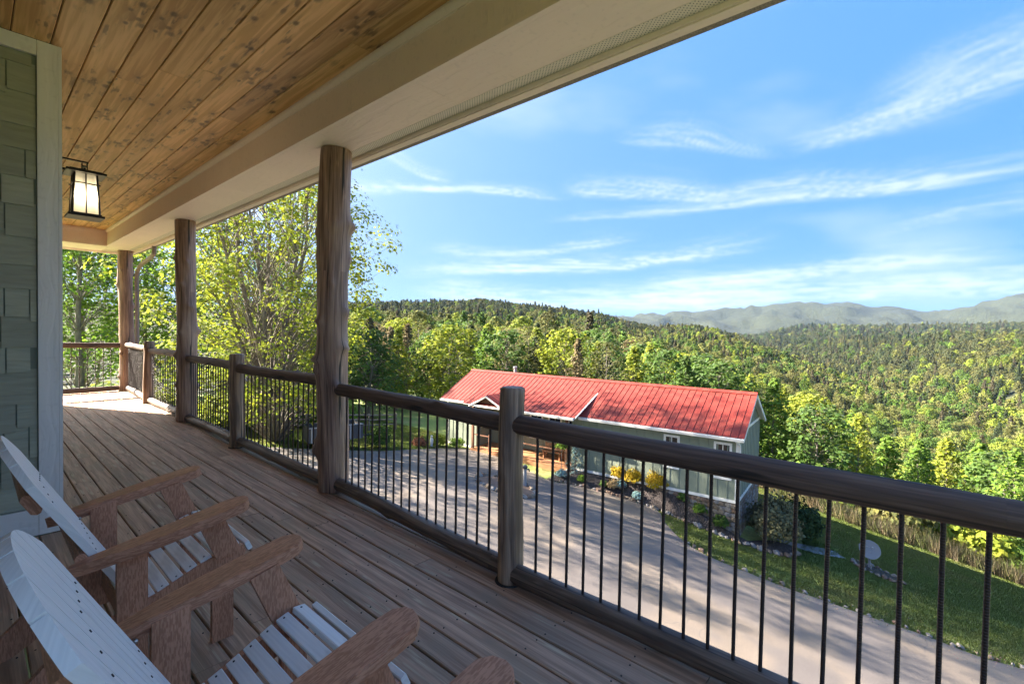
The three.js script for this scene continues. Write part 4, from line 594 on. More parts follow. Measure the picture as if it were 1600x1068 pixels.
// a broadleaf tree: limbs, and leaf sprays along the limb ends. Returns { wood, leaves } geometries; base at the origin
function growTree(seed, { h = 12, r = 3.6, clear = 0.25, clumps = 70, per = 40, leaf = 0.2, trunk = 0.16, shape = 'round', stems = 1, spray = 0.75, droop = 0.1, gaps = 0.0 }) {
  const R = rng(seed), wood = [], leaves = [];
  const prof = (t) => shape === 'cone' ? Math.pow(1 - t, 0.8) * (0.35 + 0.65 * sstep(0, 0.18, t)) : shape === 'oval' ? Math.sqrt(Math.max(0, 1 - (2 * t - 1) ** 2)) * (1.06 - 0.3 * t) : shape === 'pine' ? Math.pow(1 - t, 0.9) * 0.95 : Math.pow(Math.sin(Math.PI * clamp(0.12 + 0.84 * t)), 0.6);
  const stemsAt = [];
  for (let s = 0; s < stems; s++) { const w = s / stems * Math.PI * 2 + R() * 1.5, lean = stems > 1 ? r * (0.16 + 0.4 * R()) : r * 0.12 * R(), pts = [], rad = [], n = 7, top = h * (stems > 1 ? 0.78 + 0.2 * R() : 0.95); for (let k = 0; k <= n; k++) { const t = k / n; pts.push([Math.cos(w) * lean * Math.pow(t, 0.8) + (R() - 0.5) * 0.12 * r * t, top * t - 0.25 * (k === 0), Math.sin(w) * lean * Math.pow(t, 0.8) + (R() - 0.5) * 0.12 * r * t]); rad.push(trunk * (stems > 1 ? 0.62 : 1) * (1 - 0.9 * t) * (k === 0 ? 1.45 : 1) + 0.008); } wood.push(tube(pts, rad, 7, false)); stemsAt.push(pts); }
  if (stems > 1) wood.push(tube([[0, -0.3, 0], [0, h * 0.04, 0], [0, h * 0.1, 0]], [trunk * 1.5, trunk * 1.15, trunk * 0.8], 9, false));
  const ph = R() * 9;
  for (let c = 0; c < clumps; c++) {
    const t = Math.pow((c + R()) / clumps, shape === 'cone' || shape === 'pine' ? 1.25 : 0.95), y = h * (clear + (1 - clear) * t), w = c * 2.39996 + R() * 0.7, edge = r * prof(t) * (0.8 + 0.4 * vn(Math.cos(w) * 2 + ph, t * 4 + Math.sin(w) * 2, seed)), d = edge * Math.sqrt(0.12 + 0.88 * R());
    if (R() < gaps) continue;
    const cx = Math.cos(w) * d, cz = Math.sin(w) * d, st = stemsAt[Math.floor(R() * stems)], fy = clamp((y - d * (shape === 'pine' ? 0.15 : 0.65)) / (h * 0.95)), q = st[clamp(Math.floor(fy * 7), 0, 6)];
    const ax = cx + (st[6][0]) * t * 0.5, az = cz + (st[6][2]) * t * 0.5;
    wood.push(tube([[q[0], q[1], q[2]], [lerp(q[0], ax, 0.5) + (R() - 0.5) * 0.25, lerp(q[1], y, 0.62) + 0.1, lerp(q[2], az, 0.5) + (R() - 0.5) * 0.25], [ax, y, az]], [Math.max(0.012, trunk * 0.15 * (1 - t * 0.5)), Math.max(0.008, trunk * 0.075), 0.005], 4, false));
    const cr = spray * (0.7 + 0.6 * R()) * (0.6 + 0.4 * Math.min(1, edge / r * 1.6));
    const m = Math.round(per * (0.6 + 0.8 * R()));
    for (let k = 0; k < m; k++) {
      const a = R() * Math.PI * 2, e = Math.acos(2 * R() - 1), q3 = cr * Math.pow(R(), 0.45), lx = Math.cos(a) * Math.sin(e), ly = Math.cos(e), lz = Math.sin(a) * Math.sin(e);
      leaves.push([ax + lx * q3, y + ly * q3 * 0.62 - droop * q3, az + lz * q3, leaf * (0.55 + 0.6 * R()), lx * 0.6 + (R() - 0.5) * 1.2 + cx / r * 0.4, 0.35 + ly * 0.5 + R() * 0.7, lz * 0.6 + (R() - 0.5) * 1.2 + cz / r * 0.4]);
    }
  }
  return { wood: mergeGeometries(wood.map((g) => { g = g.toNonIndexed ? g : g; return g; })), leaves: leafGeo(leaves, R) };
}
const LEAF = {
  spring: leafMat([0.155, 0.255, 0.03]), lime: leafMat([0.26, 0.30, 0.03]), mid: leafMat([0.09, 0.16, 0.028]), olive: leafMat([0.15, 0.155, 0.045]), tan: leafMat([0.19, 0.15, 0.07]), pine: leafMat([0.065, 0.085, 0.035], 0.2), red: leafMat([0.32, 0.14, 0.075]), brown: leafMat([0.17, 0.135, 0.07], 0.25),
  gold: leafMat([0.46, 0.33, 0.02]), blue: leafMat([0.22, 0.34, 0.33], 0.15), dark: leafMat([0.03, 0.055, 0.02], 0.12), grey: leafMat([0.14, 0.14, 0.075], 0.2), hay: leafMat([0.36, 0.27, 0.14]), grass: leafMat([0.13, 0.19, 0.035], 0.3),
};
function treeThing(name, proto, mat, pos, turn, scale, label, group) {
  const t = base(name, pos, turn); tag(t, label, 'tree', group); t.scale.set(scale[0], scale[1], scale[0]);
  part('trunk', proto.wood, MAT.bark, t); part('crown', proto.leaves, mat, t); return t;
}
// near trees left of the driveway
const bigTree = growTree(901, { h: 16.5, r: 6.0, clear: 0.1, clumps: 420, per: 64, leaf: 0.105, trunk: 0.3, stems: 6, spray: 0.9, shape: 'round', gaps: 0.06 });
treeThing('maple_tree', bigTree, LEAF.lime, [10.2, H(10.2, -24.8), -24.8], 0.6, [1, 1], 'large multi-stemmed tree with yellow-green spring leaves behind the tall posts');
const edgeA = growTree(911, { h: 13, r: 3.4, clear: 0.12, clumps: 150, per: 34, leaf: 0.14, trunk: 0.17, spray: 0.8, gaps: 0.15 }), edgeB = growTree(912, { h: 14, r: 3.2, clear: 0.2, clumps: 120, per: 30, leaf: 0.13, trunk: 0.15, spray: 0.7, gaps: 0.2, stems: 2 });
[[5.2, -46, edgeA, 'slender leafy tree seen through the far end of the porch, left trunk'], [9.2, -50, edgeB, 'slender tree seen just left of the far corner post'], [6.5, -56, edgeA, 'thin tree further back beyond the porch end'], [13.2, -52, edgeB, 'forked tree between the far corner post and the middle post'], [11.4, -58, edgeA, 'leafy tree standing behind the downspout'], [3.0, -52, edgeB, 'thin tree at the left edge of the porch opening'], [17.6, -56, edgeA, 'tall tree behind the large multi-stemmed tree'], [20.5, -44, edgeB, 'leafy tree to the right of the large multi-stemmed tree'], [15.6, -46, edgeA, 'tree behind the middle tall post'], [8, -62, edgeB, 'tree deep behind the porch end railing'], [21.5, -52, edgeA, 'leafy tree behind the nearest tall post']].forEach(([x, z, p, label], i) => treeThing('slender_tree', p, i % 3 === 2 ? LEAF.mid : LEAF.spring, [x, H(x, z), z], i * 1.7, [1.35 + 0.15 * (i % 3), 1.25 + 0.18 * (i % 2)], label, 'slender trees left of the driveway'));
// forest prototypes
const FP = {
  poplar: [921, 922, 923].map((s) => growTree(s, { h: 12, r: 2.9, clear: 0.1, clumps: 110, per: 26, leaf: 0.21, trunk: 0.14, shape: 'cone', spray: 0.8 })),
  round: [931, 932, 933].map((s) => growTree(s, { h: 11, r: 3.8, clear: 0.16, clumps: 120, per: 26, leaf: 0.23, trunk: 0.17, shape: 'round', spray: 0.95 })),
  thin: [941, 942].map((s) => growTree(s, { h: 12, r: 3.2, clear: 0.2, clumps: 90, per: 20, leaf: 0.15, trunk: 0.15, shape: 'oval', spray: 0.85, gaps: 0.1 })),
  pine: [951, 952].map((s) => growTree(s, { h: 14, r: 2.7, clear: 0.28, clumps: 110, per: 26, leaf: 0.2, trunk: 0.17, shape: 'pine', spray: 0.8, droop: 0.25 })),
};
const KIND = {
  spring: ['poplar', 'spring', 'bright spring-green tree with a pointed crown'], lime: ['round', 'lime', 'yellow-green rounded tree'], mid: ['round', 'mid', 'deep green rounded tree'], green: ['poplar', 'mid', 'deep green tree with a pointed crown'], olive: ['thin', 'olive', 'olive-brown tree just coming into leaf'], tan: ['thin', 'tan', 'tan budding tree with sparse leaves'], pine: ['pine', 'pine', 'dark pine tree'], brown: ['pine', 'brown', 'brownish pine tree'], red: ['round', 'red', 'reddish-leaved tree'], lemon: ['poplar', 'lime', 'yellow-green tree with a pointed crown'],
};
function forestTree(kind, x, z, R, height, place, group) {
  const [pk, mat, words] = KIND[kind], protos = FP[pk], p = protos[Math.floor(R() * protos.length)], h0 = pk === 'pine' ? 14 : pk === 'round' ? 11 : 12, s = height / h0;
  treeThing('forest_tree', p, LEAF[mat], [x, H(x, z) - 0.1, z], R() * 6.28, [s * (0.92 + 0.3 * R()), s], (height > 11.5 ? 'tall ' : height < 6 ? 'low ' : '') + words + ' ' + place, group);
}
// woods behind the red-roofed house and on the slope beyond the lawn
{
  const R = rng(1001), placed = [], pick = (list) => list[Math.floor(R() * list.length)];
  const free = (x, z, d) => { for (const [a, b] of placed) if ((a - x) ** 2 + (b - z) ** 2 < d * d) return false; return true; };
  const blocked = (x, z) => Math.hypot(x - 41, z - 1) < 7 || (x > 38 && x < 52 && Math.abs(z + 0.6 - (x - 41) * 0.02) < 2 && x < 41);
  let made = 0;
  for (let k = 0; k < 6000 && made < 250; k++) {
    const near = k < 2500, r = near ? 36 + 34 * R() : 60 + 85 * Math.sqrt(R()), b = 24 + 80 * R(), x = Math.sin(b * D2R) * r, z = -Math.cos(b * D2R) * r;
    if (x < 33.2 + 1.6 * Math.sin(z * 0.7) && z > -33) continue; if (z < -33 && x < 14) continue; if (blocked(x, z)) continue;
    const edge = x < 37 && z > -33, d = edge ? 2.3 : near ? 3.7 : 5.2; if (!free(x, z, d)) continue; placed.push([x, z]); made++;
    const right = b > 68; const top = spline([20, 37, 46, 55, 64, 74, 83, 90, 104], (i) => [0.8, 0.6, 0.3, 0.1, -1.1, -3.6, -6.6, -8.6, -9.7][i], b) + (R() - 0.6) * 1.5; let ht = edge ? 4.6 + 2.6 * R() + (b < 70 ? 2.5 : 0) : right ? 8 + 4.5 * R() : 10.5 + 4.5 * R(); ht = Math.max(3.6, Math.min(ht * 1.25, 1.5 + r * Math.tan(top * D2R) - H(x, z)));
    const kind = right ? pick(['spring', 'spring', 'lemon', 'lime', 'green', 'spring', 'olive', 'mid', 'lemon', r > 80 ? 'brown' : 'spring', R() < 0.25 ? 'red' : 'lime']) : pick(['olive', 'tan', 'mid', 'spring', 'lemon', 'brown', 'pine', 'olive', 'lime', 'mid', R() < 0.3 ? 'red' : 'olive']);
    forestTree(kind, x, z, R, ht, (r > 75 ? 'further back ' : edge ? 'at the wood edge ' : '') + (b < 38 ? 'left of the red roof' : b < 46 ? 'behind the left roof end' : b < 55 ? 'behind the red roof middle' : b < 64 ? 'behind the right roof half' : b < 73 ? 'beside the green house gable' : b < 81 ? 'above the two big bushes' : b < 88 ? 'above the satellite dish' : 'near the right edge'), 'trees in the woods beyond the red-roofed house and lawn');
  }
}
// far forest: instanced crowns
{
  const crown = (seed, o) => growTree(seed, { trunk: 0.05, ...o }).leaves;
  const fine = { clear: 0.08, clumps: 110, per: 24, leaf: 0.27 }, coarse = { clear: 0.08, clumps: 70, per: 15, leaf: 0.46 };
  const far = [fine, coarse].flatMap((o, i) => [crown(961 + i * 10, { h: 12, r: 4.6, spray: 1.2, shape: 'round', ...o }), crown(962 + i * 10, { h: 13, r: 3.7, spray: 1.1, shape: 'cone', ...o }), crown(963 + i * 10, { h: 14, r: 3.1, spray: 1.05, shape: 'pine', ...o }), crown(964 + i * 10, { h: 12.5, r: 4.0, spray: 1.2, shape: 'oval', ...o })]);
  const white = leafMat([1, 1, 1], 0.22), R = rng(1101), lists = far.map(() => []), mtx = new THREE.Matrix4(), q = new THREE.Quaternion(), up = new THREE.Vector3(0, 1, 0);
  const cols = [[0.14, 0.22, 0.03], [0.185, 0.225, 0.032], [0.08, 0.135, 0.025], [0.13, 0.13, 0.042], [0.15, 0.16, 0.045], [0.1, 0.17, 0.026]], pineCols = [[0.05, 0.065, 0.028], [0.085, 0.075, 0.042], [0.04, 0.055, 0.025]];
  const sow = (r0, r1, step, size, b0, b1) => {
    for (let r = r0; r < r1; r += step) { const n = Math.ceil((b1 - b0) * D2R * r / step); for (let i = 0; i < n; i++) {
      const rr = r + (R() - 0.5) * step * 1.1, b = (b0 + (b1 - b0) * (i + R()) / n) * D2R, x = Math.sin(b) * rr, z = -Math.cos(b) * rr, patch = fbm(x / 120 + 3, z / 120 + 8, 410, 3), pine = patch > 0.56 ? R() < 0.5 : R() < 0.07;
      const t = (rr < 470 ? 0 : 4) + (pine ? 2 : [0, 3, 0, 3, 1][Math.floor(R() * 5)]), s = size * (0.75 + 0.55 * R()) * (pine ? 0.86 : 1), wooded = sstep(700, 1000, rr), c = pine ? pineCols[Math.floor(R() * 3)] : wooded > R() * 1.3 ? mix3([0.055, 0.075, 0.028], [0.085, 0.085, 0.036], R()) : cols[Math.floor((R() * 0.6 + fbm(x / 60, z / 60, 420, 2) * 0.4) * 6) % 6], k = 0.75 + 0.5 * R();
      lists[t].push([x, H(x, z) - 0.6, z, s, s * (pine ? 0.8 + 0.35 * R() : 0.68 + 0.34 * R()), R() * 6.28, c.map((v) => v * k)]);
    } }
  };
  sow(128, 420, 7.6, 1.12, 20, 108); sow(420, 900, 9.5, 1.25, 24, 106); sow(900, 1800, 13, 1.5, 26, 104); sow(1800, 3900, 24, 2.4, 28, 103);
  lists.forEach((l, t) => { const m = new THREE.InstancedMesh(far[t], white, l.length); m.name = numbered('forest_canopy'); l.forEach(([x, y, z, s, sy, w, c], i) => { mtx.compose(new THREE.Vector3(x, y, z), q.setFromAxisAngle(up, w), new THREE.Vector3(s, sy, s)); m.setMatrixAt(i, mtx); m.setColorAt(i, new THREE.Color().setRGB(...c)); }); tag(m, ['rounded spring crowns', 'pointed spring crowns', 'dark pines', 'tall oval spring crowns'][t % 4] + (t < 4 ? ' of the near valley forest' : ' of the forest on the far ridges'), 'forest', null, 'stuff'); scene.add(m); });
}
// grass, meadow edge, undergrowth
function tufts(name, label, mat, blade, spots, R) { const m = new THREE.InstancedMesh(blade, mat, spots.length), mtx = new THREE.Matrix4(), q = new THREE.Quaternion(), e = new THREE.Euler(); m.name = numbered(name); spots.forEach(([x, y, z, s, k], i) => { e.set((R() - 0.5) * 0.3, R() * 6.28, (R() - 0.5) * 0.3); mtx.compose(new THREE.Vector3(x, y, z), q.setFromEuler(e), new THREE.Vector3(s, s * (0.7 + 0.6 * R()), s)); m.setMatrixAt(i, mtx); m.setColorAt(i, new THREE.Color().setRGB(...k)); }); tag(m, label, 'grass', null, 'stuff'); scene.add(m); return m; }
function bladeTuft(seed, n, h, spread, w) { const R = rng(seed), P = [], N = [], Cc = []; for (let i = 0; i < n; i++) { const a = R() * 6.28, d = spread * Math.sqrt(R()), x = Math.cos(a) * d, z = Math.sin(a) * d, t = R() * 6.28, l = h * (0.5 + 0.7 * R()), bx = Math.cos(t) * w, bz = Math.sin(t) * w, lx = (R() - 0.5) * l * 0.9, lz = (R() - 0.5) * l * 0.9; P.push(x - bx, 0, z - bz, x + bx, 0, z + bz, x + lx, l, z + lz); for (let j = 0; j < 3; j++) { N.push(bz / w * 0.5, 0.8, -bx / w * 0.5); const k = 0.8 + 0.4 * R(); Cc.push(k, k, k); } } const g = new THREE.BufferGeometry(); g.setAttribute('position', new THREE.Float32BufferAttribute(P, 3)); g.setAttribute('normal', new THREE.Float32BufferAttribute(N, 3)); g.setAttribute('color', new THREE.Float32BufferAttribute(Cc, 3)); g.setIndex([...Array(n * 3).keys()]); return g; }
{
  const R = rng(1201), lawn = [], hay = [], white = leafMat([1, 1, 1], 0.3), drivePoly = [...driveEdge, [6, 18], [3.6, -4], [3.6, -21.5]], bedPoly = [...bedOuter, [25.5, -4], [24, -22], [20, -14]];
  const spot = (x, z) => { const dry = sstep(0.48, 0.7, fbm(x / 1.6 + 5, z / 1.6, 430, 4)), b = 0.75 + 0.5 * R(); return [x, H(x, z) + 0.002, z, 0.8 + 0.5 * R(), mix3([0.27, 0.37, 0.06], [0.46, 0.41, 0.13], dry * 0.7 * R() + 0.12 * R()).map((v) => v * b)]; };
  for (let i = 0; i < 130000 && lawn.length < 62000; i++) { const x = 17.8 + 15.2 * R(), z = -9.5 + 17 * R(); if (inPoly(x, z, drivePoly) || inPoly(x, z, bedPoly) || x > 32.6) continue; lawn.push(spot(x, z)); }
  for (let i = 0; i < 26000; i++) { const x = 4 + 17 * R(), z = -34 + 13.5 * R(); if (inPoly(x, z, drivePoly) || (x > 18.6 && z > -23)) continue; const s = spot(x, z); s[3] *= 1.5; lawn.push(s); }
  tufts('lawn_grass', 'mown lawn grass around the driveway', white, bladeTuft(1, 14, 0.05, 0.1, 0.006), lawn, R);
  for (let i = 0; i < 3000; i++) { const z = -34 + 44 * R(), x = 31.6 + 1.3 * Math.sin(z * 0.35) * 0.5 + 2.4 * R() * R(); const b = 0.8 + 0.4 * R(); hay.push([x, H(x, z), z, 0.4 + 0.7 * R(), R() < 0.45 ? [0.2 * b, 0.24 * b, 0.05 * b] : [0.33 * b, 0.25 * b, 0.13 * b]]); }
  tufts('dry_grass', 'strip of tall dry grass between lawn and woods', white, bladeTuft(2, 26, 0.95, 0.2, 0.008), hay, R);
}
function bushGeo(seed, r, h, n, leaf, up = 0.4) { const R = rng(seed), l = []; for (let i = 0; i < n; i++) { const a = R() * 6.28, e = Math.acos(1 - 1.25 * R()), k = (0.5 + 0.6 * Math.pow(R(), 0.7)) * (0.66 + 0.62 * vn(Math.cos(a) * 2 + 7, e * 3 + Math.sin(a) * 2, seed)), x = Math.cos(a) * Math.sin(e), y = Math.cos(e), z = Math.sin(a) * Math.sin(e); l.push([x * r * k, h * (0.42 + 0.58 * y * k), z * r * k, leaf * (0.6 + 0.7 * R()), x + (R() - 0.5) * 1.5, y * 0.6 + up + (R() - 0.5), z + (R() - 0.5) * 1.5]); } return leafGeo(l, R); }
const shrubGeos = {};
function shrub(name, key, mat, x, y, z, label, group, s = 1, turn = 0) {
  const g = base(name, [x, y, z], turn); tag(g, label, 'shrub', group); g.scale.setScalar(s);
  const o = shrubGeos[key[0]] ??= { leaves: bushGeo(key[0], key[1], key[2], key[3], key[4], key[5]), stems: mergeGeometries([0, 1, 2, 3, 4].map((k) => tube([[0, -0.05, 0], [Math.cos(k * 1.3) * key[1] * 0.3, key[2] * 0.35, Math.sin(k * 1.3) * key[1] * 0.3], [Math.cos(k * 1.3) * key[1] * 0.6, key[2] * 0.75, Math.sin(k * 1.3) * key[1] * 0.6]], [0.02, 0.014, 0.006], 5, false))) };
  part('stems', o.stems, MAT.bark, g); part('foliage', o.leaves, mat, g); return g;
}
{
  const onBed = (x, z) => bedY(x, z);
  const gold = [2001, 0.42, 0.7, 1500, 0.045, 0.5], blue = [2002, 0.3, 0.42, 700, 0.035, 0.6], small = [2003, 0.28, 0.45, 420, 0.06, 0.5], big = [2004, 0.95, 1.95, 3800, 0.075, 0.1], dark = [2005, 1.0, 1.65, 3600, 0.075, 0.4];
  [[20.75, -11.0, 'golden shrub in the mulch bed, leftmost of three', 1.0], [20.75, -10.25, 'golden shrub in the mulch bed, middle of three', 1.05], [20.85, -9.2, 'golden shrub in the mulch bed, rightmost of three', 1.15]].forEach(([x, z, l, s], i) => shrub('golden_shrub', gold, LEAF.gold, x, onBed(x, z), z, l, 'golden shrubs in the mulch bed', s, i));
  [[20.3, -10.75, 'pale blue conifer shrub in front of the left golden shrub', 0.9], [20.35, -9.9, 'pale blue conifer shrub between the golden shrubs and the border', 0.9], [18.95, -13.2, 'pale blue shrub by the porch deck', 1.0]].forEach(([x, z, l, s], i) => shrub('blue_shrub', blue, LEAF.blue, x, onBed(x, z), z, l, 'blue shrubs in the mulch bed', s, i));
  [[20.95, -7.95, 'small green perennial in the bed below the stone foundation', 0.9], [20.95, -7.2, 'small bright green plant at the middle of the bed front', 1.0], [21.1, -6.35, 'leafy green plant against the stone foundation', 1.15], [19.4, -12.3, 'small green plant left of the bed by the porch', 0.7], [19.9, -11.4, 'low yellow-green plant in the left part of the bed', 0.7]].forEach(([x, z, l, s], i) => shrub('garden_plant', small, i % 2 ? LEAF.spring : LEAF.mid, x, onBed(x, z), z, l, 'small plants in the mulch bed', s, i));
  shrub('tan_grass_plant', [2007, 0.3, 0.5, 420, 0.05, 0.9], LEAF.hay, 20.1, onBed(20.1, -11.0), -11.0, 'tan ornamental grass in the mulch bed');
  shrub('laurel_bush', big, LEAF.grey, 22.35, H(22.35, -4.65), -4.65, 'large grey-green bush at the right corner of the green house');
  shrub('evergreen_bush', dark, LEAF.dark, 24.2, H(24.2, -4.1), -4.1, 'dark evergreen bush to the right of the grey-green bush');
  { const p = base('young_tree', [19.2, onBed(19.2, -13.0), -13.4]); tag(p, 'thin young tree with a small green top by the porch', 'tree'); part('trunk', tube([[0, -0.1, 0], [0.03, 0.9, 0], [0, 1.5, 0.03]], [0.02, 0.014, 0.008], 6, false), MAT.bark, p); part('crown', bushGeo(2010, 0.3, 0.55, 260, 0.06).translate(0, 1.2, 0), LEAF.spring, p); }
  { const p = base('young_spruce', [20.0, onBed(20.0, -13.1), -13.1]); tag(p, 'small pale blue spruce at the right end of the porch', 'tree'); const sp = growTree(2020, { h: 1.7, r: 0.5, clear: 0.05, clumps: 60, per: 16, leaf: 0.04, trunk: 0.03, shape: 'pine', spray: 0.16 }); part('trunk', sp.wood, MAT.bark, p); part('crown', sp.leaves, LEAF.blue, p); }
  shrub('round_bush', [2011, 0.6, 1.2, 1500, 0.06, 0.4], LEAF.mid, 14.5, H(14.5, -21.9), -21.9, 'rounded green bush beside the dump trailer');
  shrub('low_shrub', [2012, 0.45, 0.5, 700, 0.06, 0.5], LEAF.red, 17.1, H(17.1, -21.9), -21.9, 'low reddish shrub at the far edge of the driveway');
  shrub('low_shrub', [2013, 0.45, 0.6, 700, 0.06, 0.5], LEAF.lime, 18.3, H(18.3, -21.6), -21.6, 'yellow-green shrub by the left end of the green house', null, 1, 1);
  shrub('low_shrub', [2013, 0.45, 0.6, 700, 0.06, 0.5], LEAF.spring, 19.1, H(19.1, -20.9), -20.9, 'green shrub left of the porch steps', null, 0.9, 2);
  const R = rng(2100); const under = [2014, 1.1, 1.5, 900, 0.13, 0.5];
  for (let i = 0; i < 34; i++) { const z = -30 + 40 * (i + R()) / 34, x = 33.4 + 1.8 * R(); shrub('wood_edge_bush', under, [LEAF.lime, LEAF.spring, LEAF.spring, LEAF.olive][Math.floor(R() * 4)], x, H(x, z), z, 'leafy bush in the thicket along the wood edge', 'thicket bushes along the wood edge', 0.8 + 0.6 * R(), R() * 6); }
  for (let i = 0; i < 26; i++) { const x = 3 + 15 * R(), z = -26.5 - 9 * R() + (x > 12 ? -2 : 0); shrub('thicket_bush', under, [LEAF.lime, LEAF.spring, LEAF.mid, LEAF.lime][Math.floor(R() * 4)], x, H(x, z), z, 'leafy bush in the thicket behind the large multi-stemmed tree', 'thicket bushes left of the driveway', 0.7 + 0.7 * R(), R() * 6); }
}
// ---------------------------------------------------------------- yard things
{
  const x = 24.53, z = -1.52, d = base('satellite_dish', [x, H(x, z), z]); tag(d, 'grey satellite dish on a pole in the lawn', 'satellite dish');
  part('pole', [tube([[0, -0.1, 0], [0, 0.62, 0]], 0.03, 8), tube([[-0.16, -0.05, 0.1], [0.02, 0.6, 0.0]], 0.015, 6)], MAT.grey, d);
  const pts = []; for (let k = 0; k <= 10; k++) { const r = 0.38 * k / 10; pts.push(new THREE.Vector2(r, r * r * 0.35)); } for (let k = 10; k >= 0; k--) { const r = 0.38 * k / 10; pts.push(new THREE.Vector2(r, r * r * 0.35 - 0.012)); }
  const dir = new THREE.Vector3(-0.78, 0.55, 0.3).normalize(), rot = new THREE.Matrix4().makeRotationFromQuaternion(new THREE.Quaternion().setFromUnitVectors(new THREE.Vector3(0, 1, 0), dir)).setPosition(0, 0.78, 0);
  part('dish', new THREE.LatheGeometry(pts, 32).applyMatrix4(rot), std([0.2, 0.2, 0.21], 0.7), d);
  part('feed_arm', [tube([[0, -0.02, -0.4], [0, 0.36, -0.05]], 0.012, 6), new THREE.SphereGeometry(0.045, 10, 8).translate(0, 0.38, 0)].map((g) => g.applyMatrix4(rot)), MAT.grey, d);
  part('bracket', box(-0.06, 0.06, 0.58, 0.72, -0.06, 0.06), MAT.grey, d);
  const ring = []; for (let k = 0; k <= 18; k++) { const w = k / 18 * Math.PI * 2; ring.push([x - 0.05 + Math.cos(w) * 0.42, z + 0.25 + Math.sin(w) * 0.85]); }
  border(ring, 'ring of flat stones round the satellite dish pole', 504, 0.2, 0.09, 0.08);
  tag(part('dish_bed', drape([0, 1, 2, 3, 4, 5, 6].map((k) => { const w = Math.PI * k / 6, q = Math.sin(w) * 0.4; return [[x - 0.05 - q, z + 0.25 - Math.cos(w) * 0.8], [x - 0.05 + q, z + 0.25 - Math.cos(w) * 0.8]]; }), (a, b) => H(a, b) + 0.05, 5), MAT.mulch), 'small mulch bed under the satellite dish', 'planting bed', null, 'structure');
}
tag(part('gravel_path', drape([[[23.0, -4.9], [23.2, -4.0]], [[23.7, -4.0], [23.4, -3.3]], [[24.4, -3.2], [24.0, -2.7]], [[24.8, -2.7], [24.4, -2.3]]], (x, z) => H(x, z) + 0.03, 5), MAT.gravel), 'short blue-grey gravel path between the two bushes', 'path', null, 'structure');
{
  const t = base('dump_trailer', [12.15, H(12.15, -22.6), -22.6], -0.25); tag(t, 'dark grey dump trailer parked at the far left driveway edge', 'trailer');
  part('bed', [box(-1.3, 1.3, 0.5, 0.56, -0.75, 0.75), box(-1.3, 1.3, 0.56, 1.2, 0.7, 0.75), box(-1.3, 1.3, 0.56, 1.2, -0.75, -0.7), box(1.25, 1.3, 0.56, 1.2, -0.7, 0.7), box(-1.3, -1.25, 0.56, 1.2, -0.7, 0.7)], MAT.darkGrey, t);
  for (let k = 0; k < 6; k++) part('side_rib', box(-1.2 + k * 0.46, -1.14 + k * 0.46, 0.5, 1.22, 0.751, 0.79), MAT.grey, t);
  for (const s of [-1, 1]) for (const x of [-0.35, 0.35]) { const w = part('wheel', new THREE.CylinderGeometry(0.3, 0.3, 0.18, 20).rotateX(Math.PI / 2).translate(x, 0.3, s * 0.64), MAT.black, t); part('rim', new THREE.CylinderGeometry(0.16, 0.16, 0.02, 16).rotateX(Math.PI / 2).translate(x, 0.3, s * 0.74), MAT.grey, w); }
  part('tongue', [box(1.3, 2.2, 0.42, 0.5, -0.05, 0.05), box(2.05, 2.12, -0.02, 0.42, -0.03, 0.03)], MAT.darkGrey, t); part('top_rail', box(-1.31, 1.31, 1.2, 1.25, 0.69, 0.77), MAT.grey, t);
}
{
  const s = base('garden_statue', [17.75, H(17.75, -21.6), -21.6]); tag(s, 'slim white garden ornament on the grass left of the house', 'ornament');
  part('body', new THREE.LatheGeometry([[0, 0], [0.11, 0], [0.12, 0.05], [0.07, 0.12], [0.1, 0.3], [0.11, 0.42], [0.06, 0.52], [0.045, 0.56]].map((p) => new THREE.Vector2(...p)), 16), MAT.white, s); part('head', new THREE.SphereGeometry(0.065, 12, 10).translate(0, 0.62, 0), MAT.white, s);
}
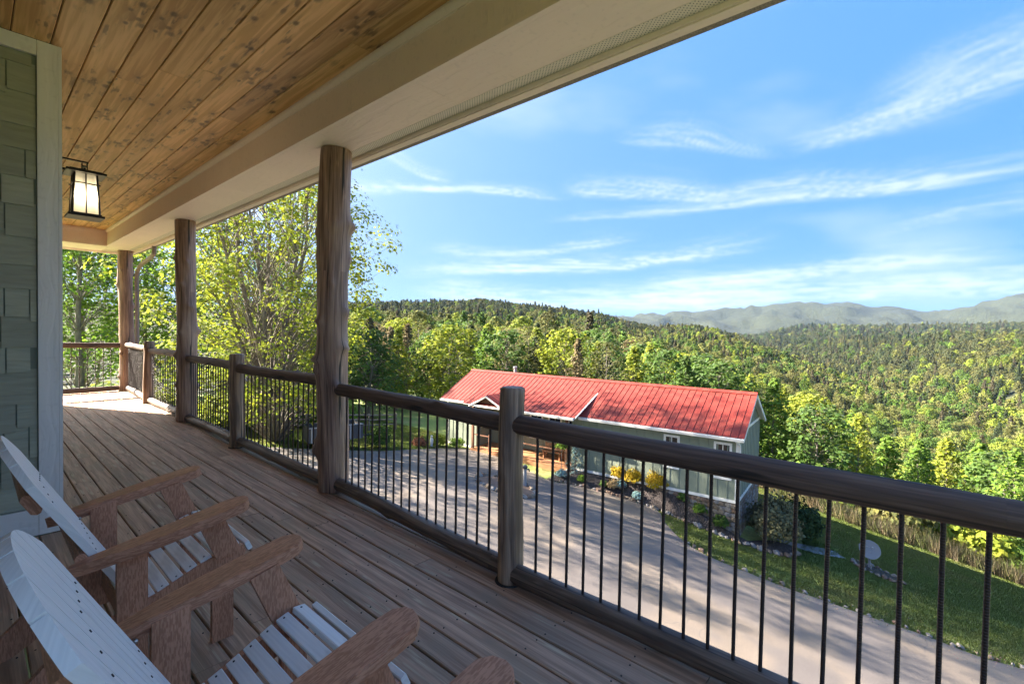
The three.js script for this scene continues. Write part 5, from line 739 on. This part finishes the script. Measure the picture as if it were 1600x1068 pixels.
{
  const f = base('split_rail_fence', [11, 0, -27.5]); tag(f, 'grey split-rail fence behind the dump trailer', 'fence'); const R = rng(31);
  for (let k = 0; k <= 4; k++) { const x = k * 2.1, y = H(11 + x, -27.5); part('fence_post', tube([[x, y - 0.2, 0], [x, y + 1.15, 0.02]], [0.07, 0.06], 7), MAT.bark, f); if (k < 4) for (const q of [0.4, 0.75, 1.05]) part('fence_rail', tube([[x - 0.1, y + q, 0], [x + 1, (y + H(13.1 + x, -27.5)) / 2 + q + (R() - 0.5) * 0.05, 0.02], [x + 2.2, H(13.1 + x, -27.5) + q, 0]], 0.045, 6), MAT.bark, f); }
}
{
  const s = base('garden_shed', [13.6, H(13.6, -36) - 0.2, -36], 0.2); tag(s, 'small red-brown shed among the trees beyond the fence', 'shed');
  part('wall', box(-1.8, 1.8, 0, 2.2, -1.3, 1.3), MAT.brownPost, s); part('roof', prism([[-1.6, 2.15], [0, 3.1], [1.6, 2.15], [1.6, 2.25], [0, 3.22], [-1.6, 2.25]], 4, new THREE.Matrix4().makeRotationY(Math.PI / 2).setPosition(-2, 0, 0)), MAT.roofEdge, s); part('door', box(-0.5, 0.5, 0.05, 1.95, 1.301, 1.34), MAT.cedarDeck, s);
}
{
  const x = 41.5, z = 0.6, y = H(x, z), n = base('neighbour_cabin', [x, y, z], 0.5); tag(n, 'cabin with a blue-grey metal roof among the trees downhill', 'cabin');
  const e = -13.2 - y; part('wall', box(-2.6, 2.6, -0.5, e + 0.2, -2, 2), MAT.brownPost, n);
  for (const sgn of [-1, 1]) part('roof', prism([[-3, 0], [3, 0], [3, 0.06], [-3, 0.06]], 2.75, new THREE.Matrix4().makeBasis(new THREE.Vector3(1, 0, 0), new THREE.Vector3(0, Math.cos(0.42), sgn * Math.sin(0.42)), new THREE.Vector3(0, -Math.sin(0.42), sgn * Math.cos(0.42))).setPosition(0, e + 1.25, 0)), MAT.grey, n);
}

scene.fog = new THREE.FogExp2(new THREE.Color(0.3, 0.54, 1.0), 0.000017);

scene.traverse((o) => { if (o.isMesh) { o.castShadow = true; o.receiveShadow = true; } });
renderer.render(scene, camera);
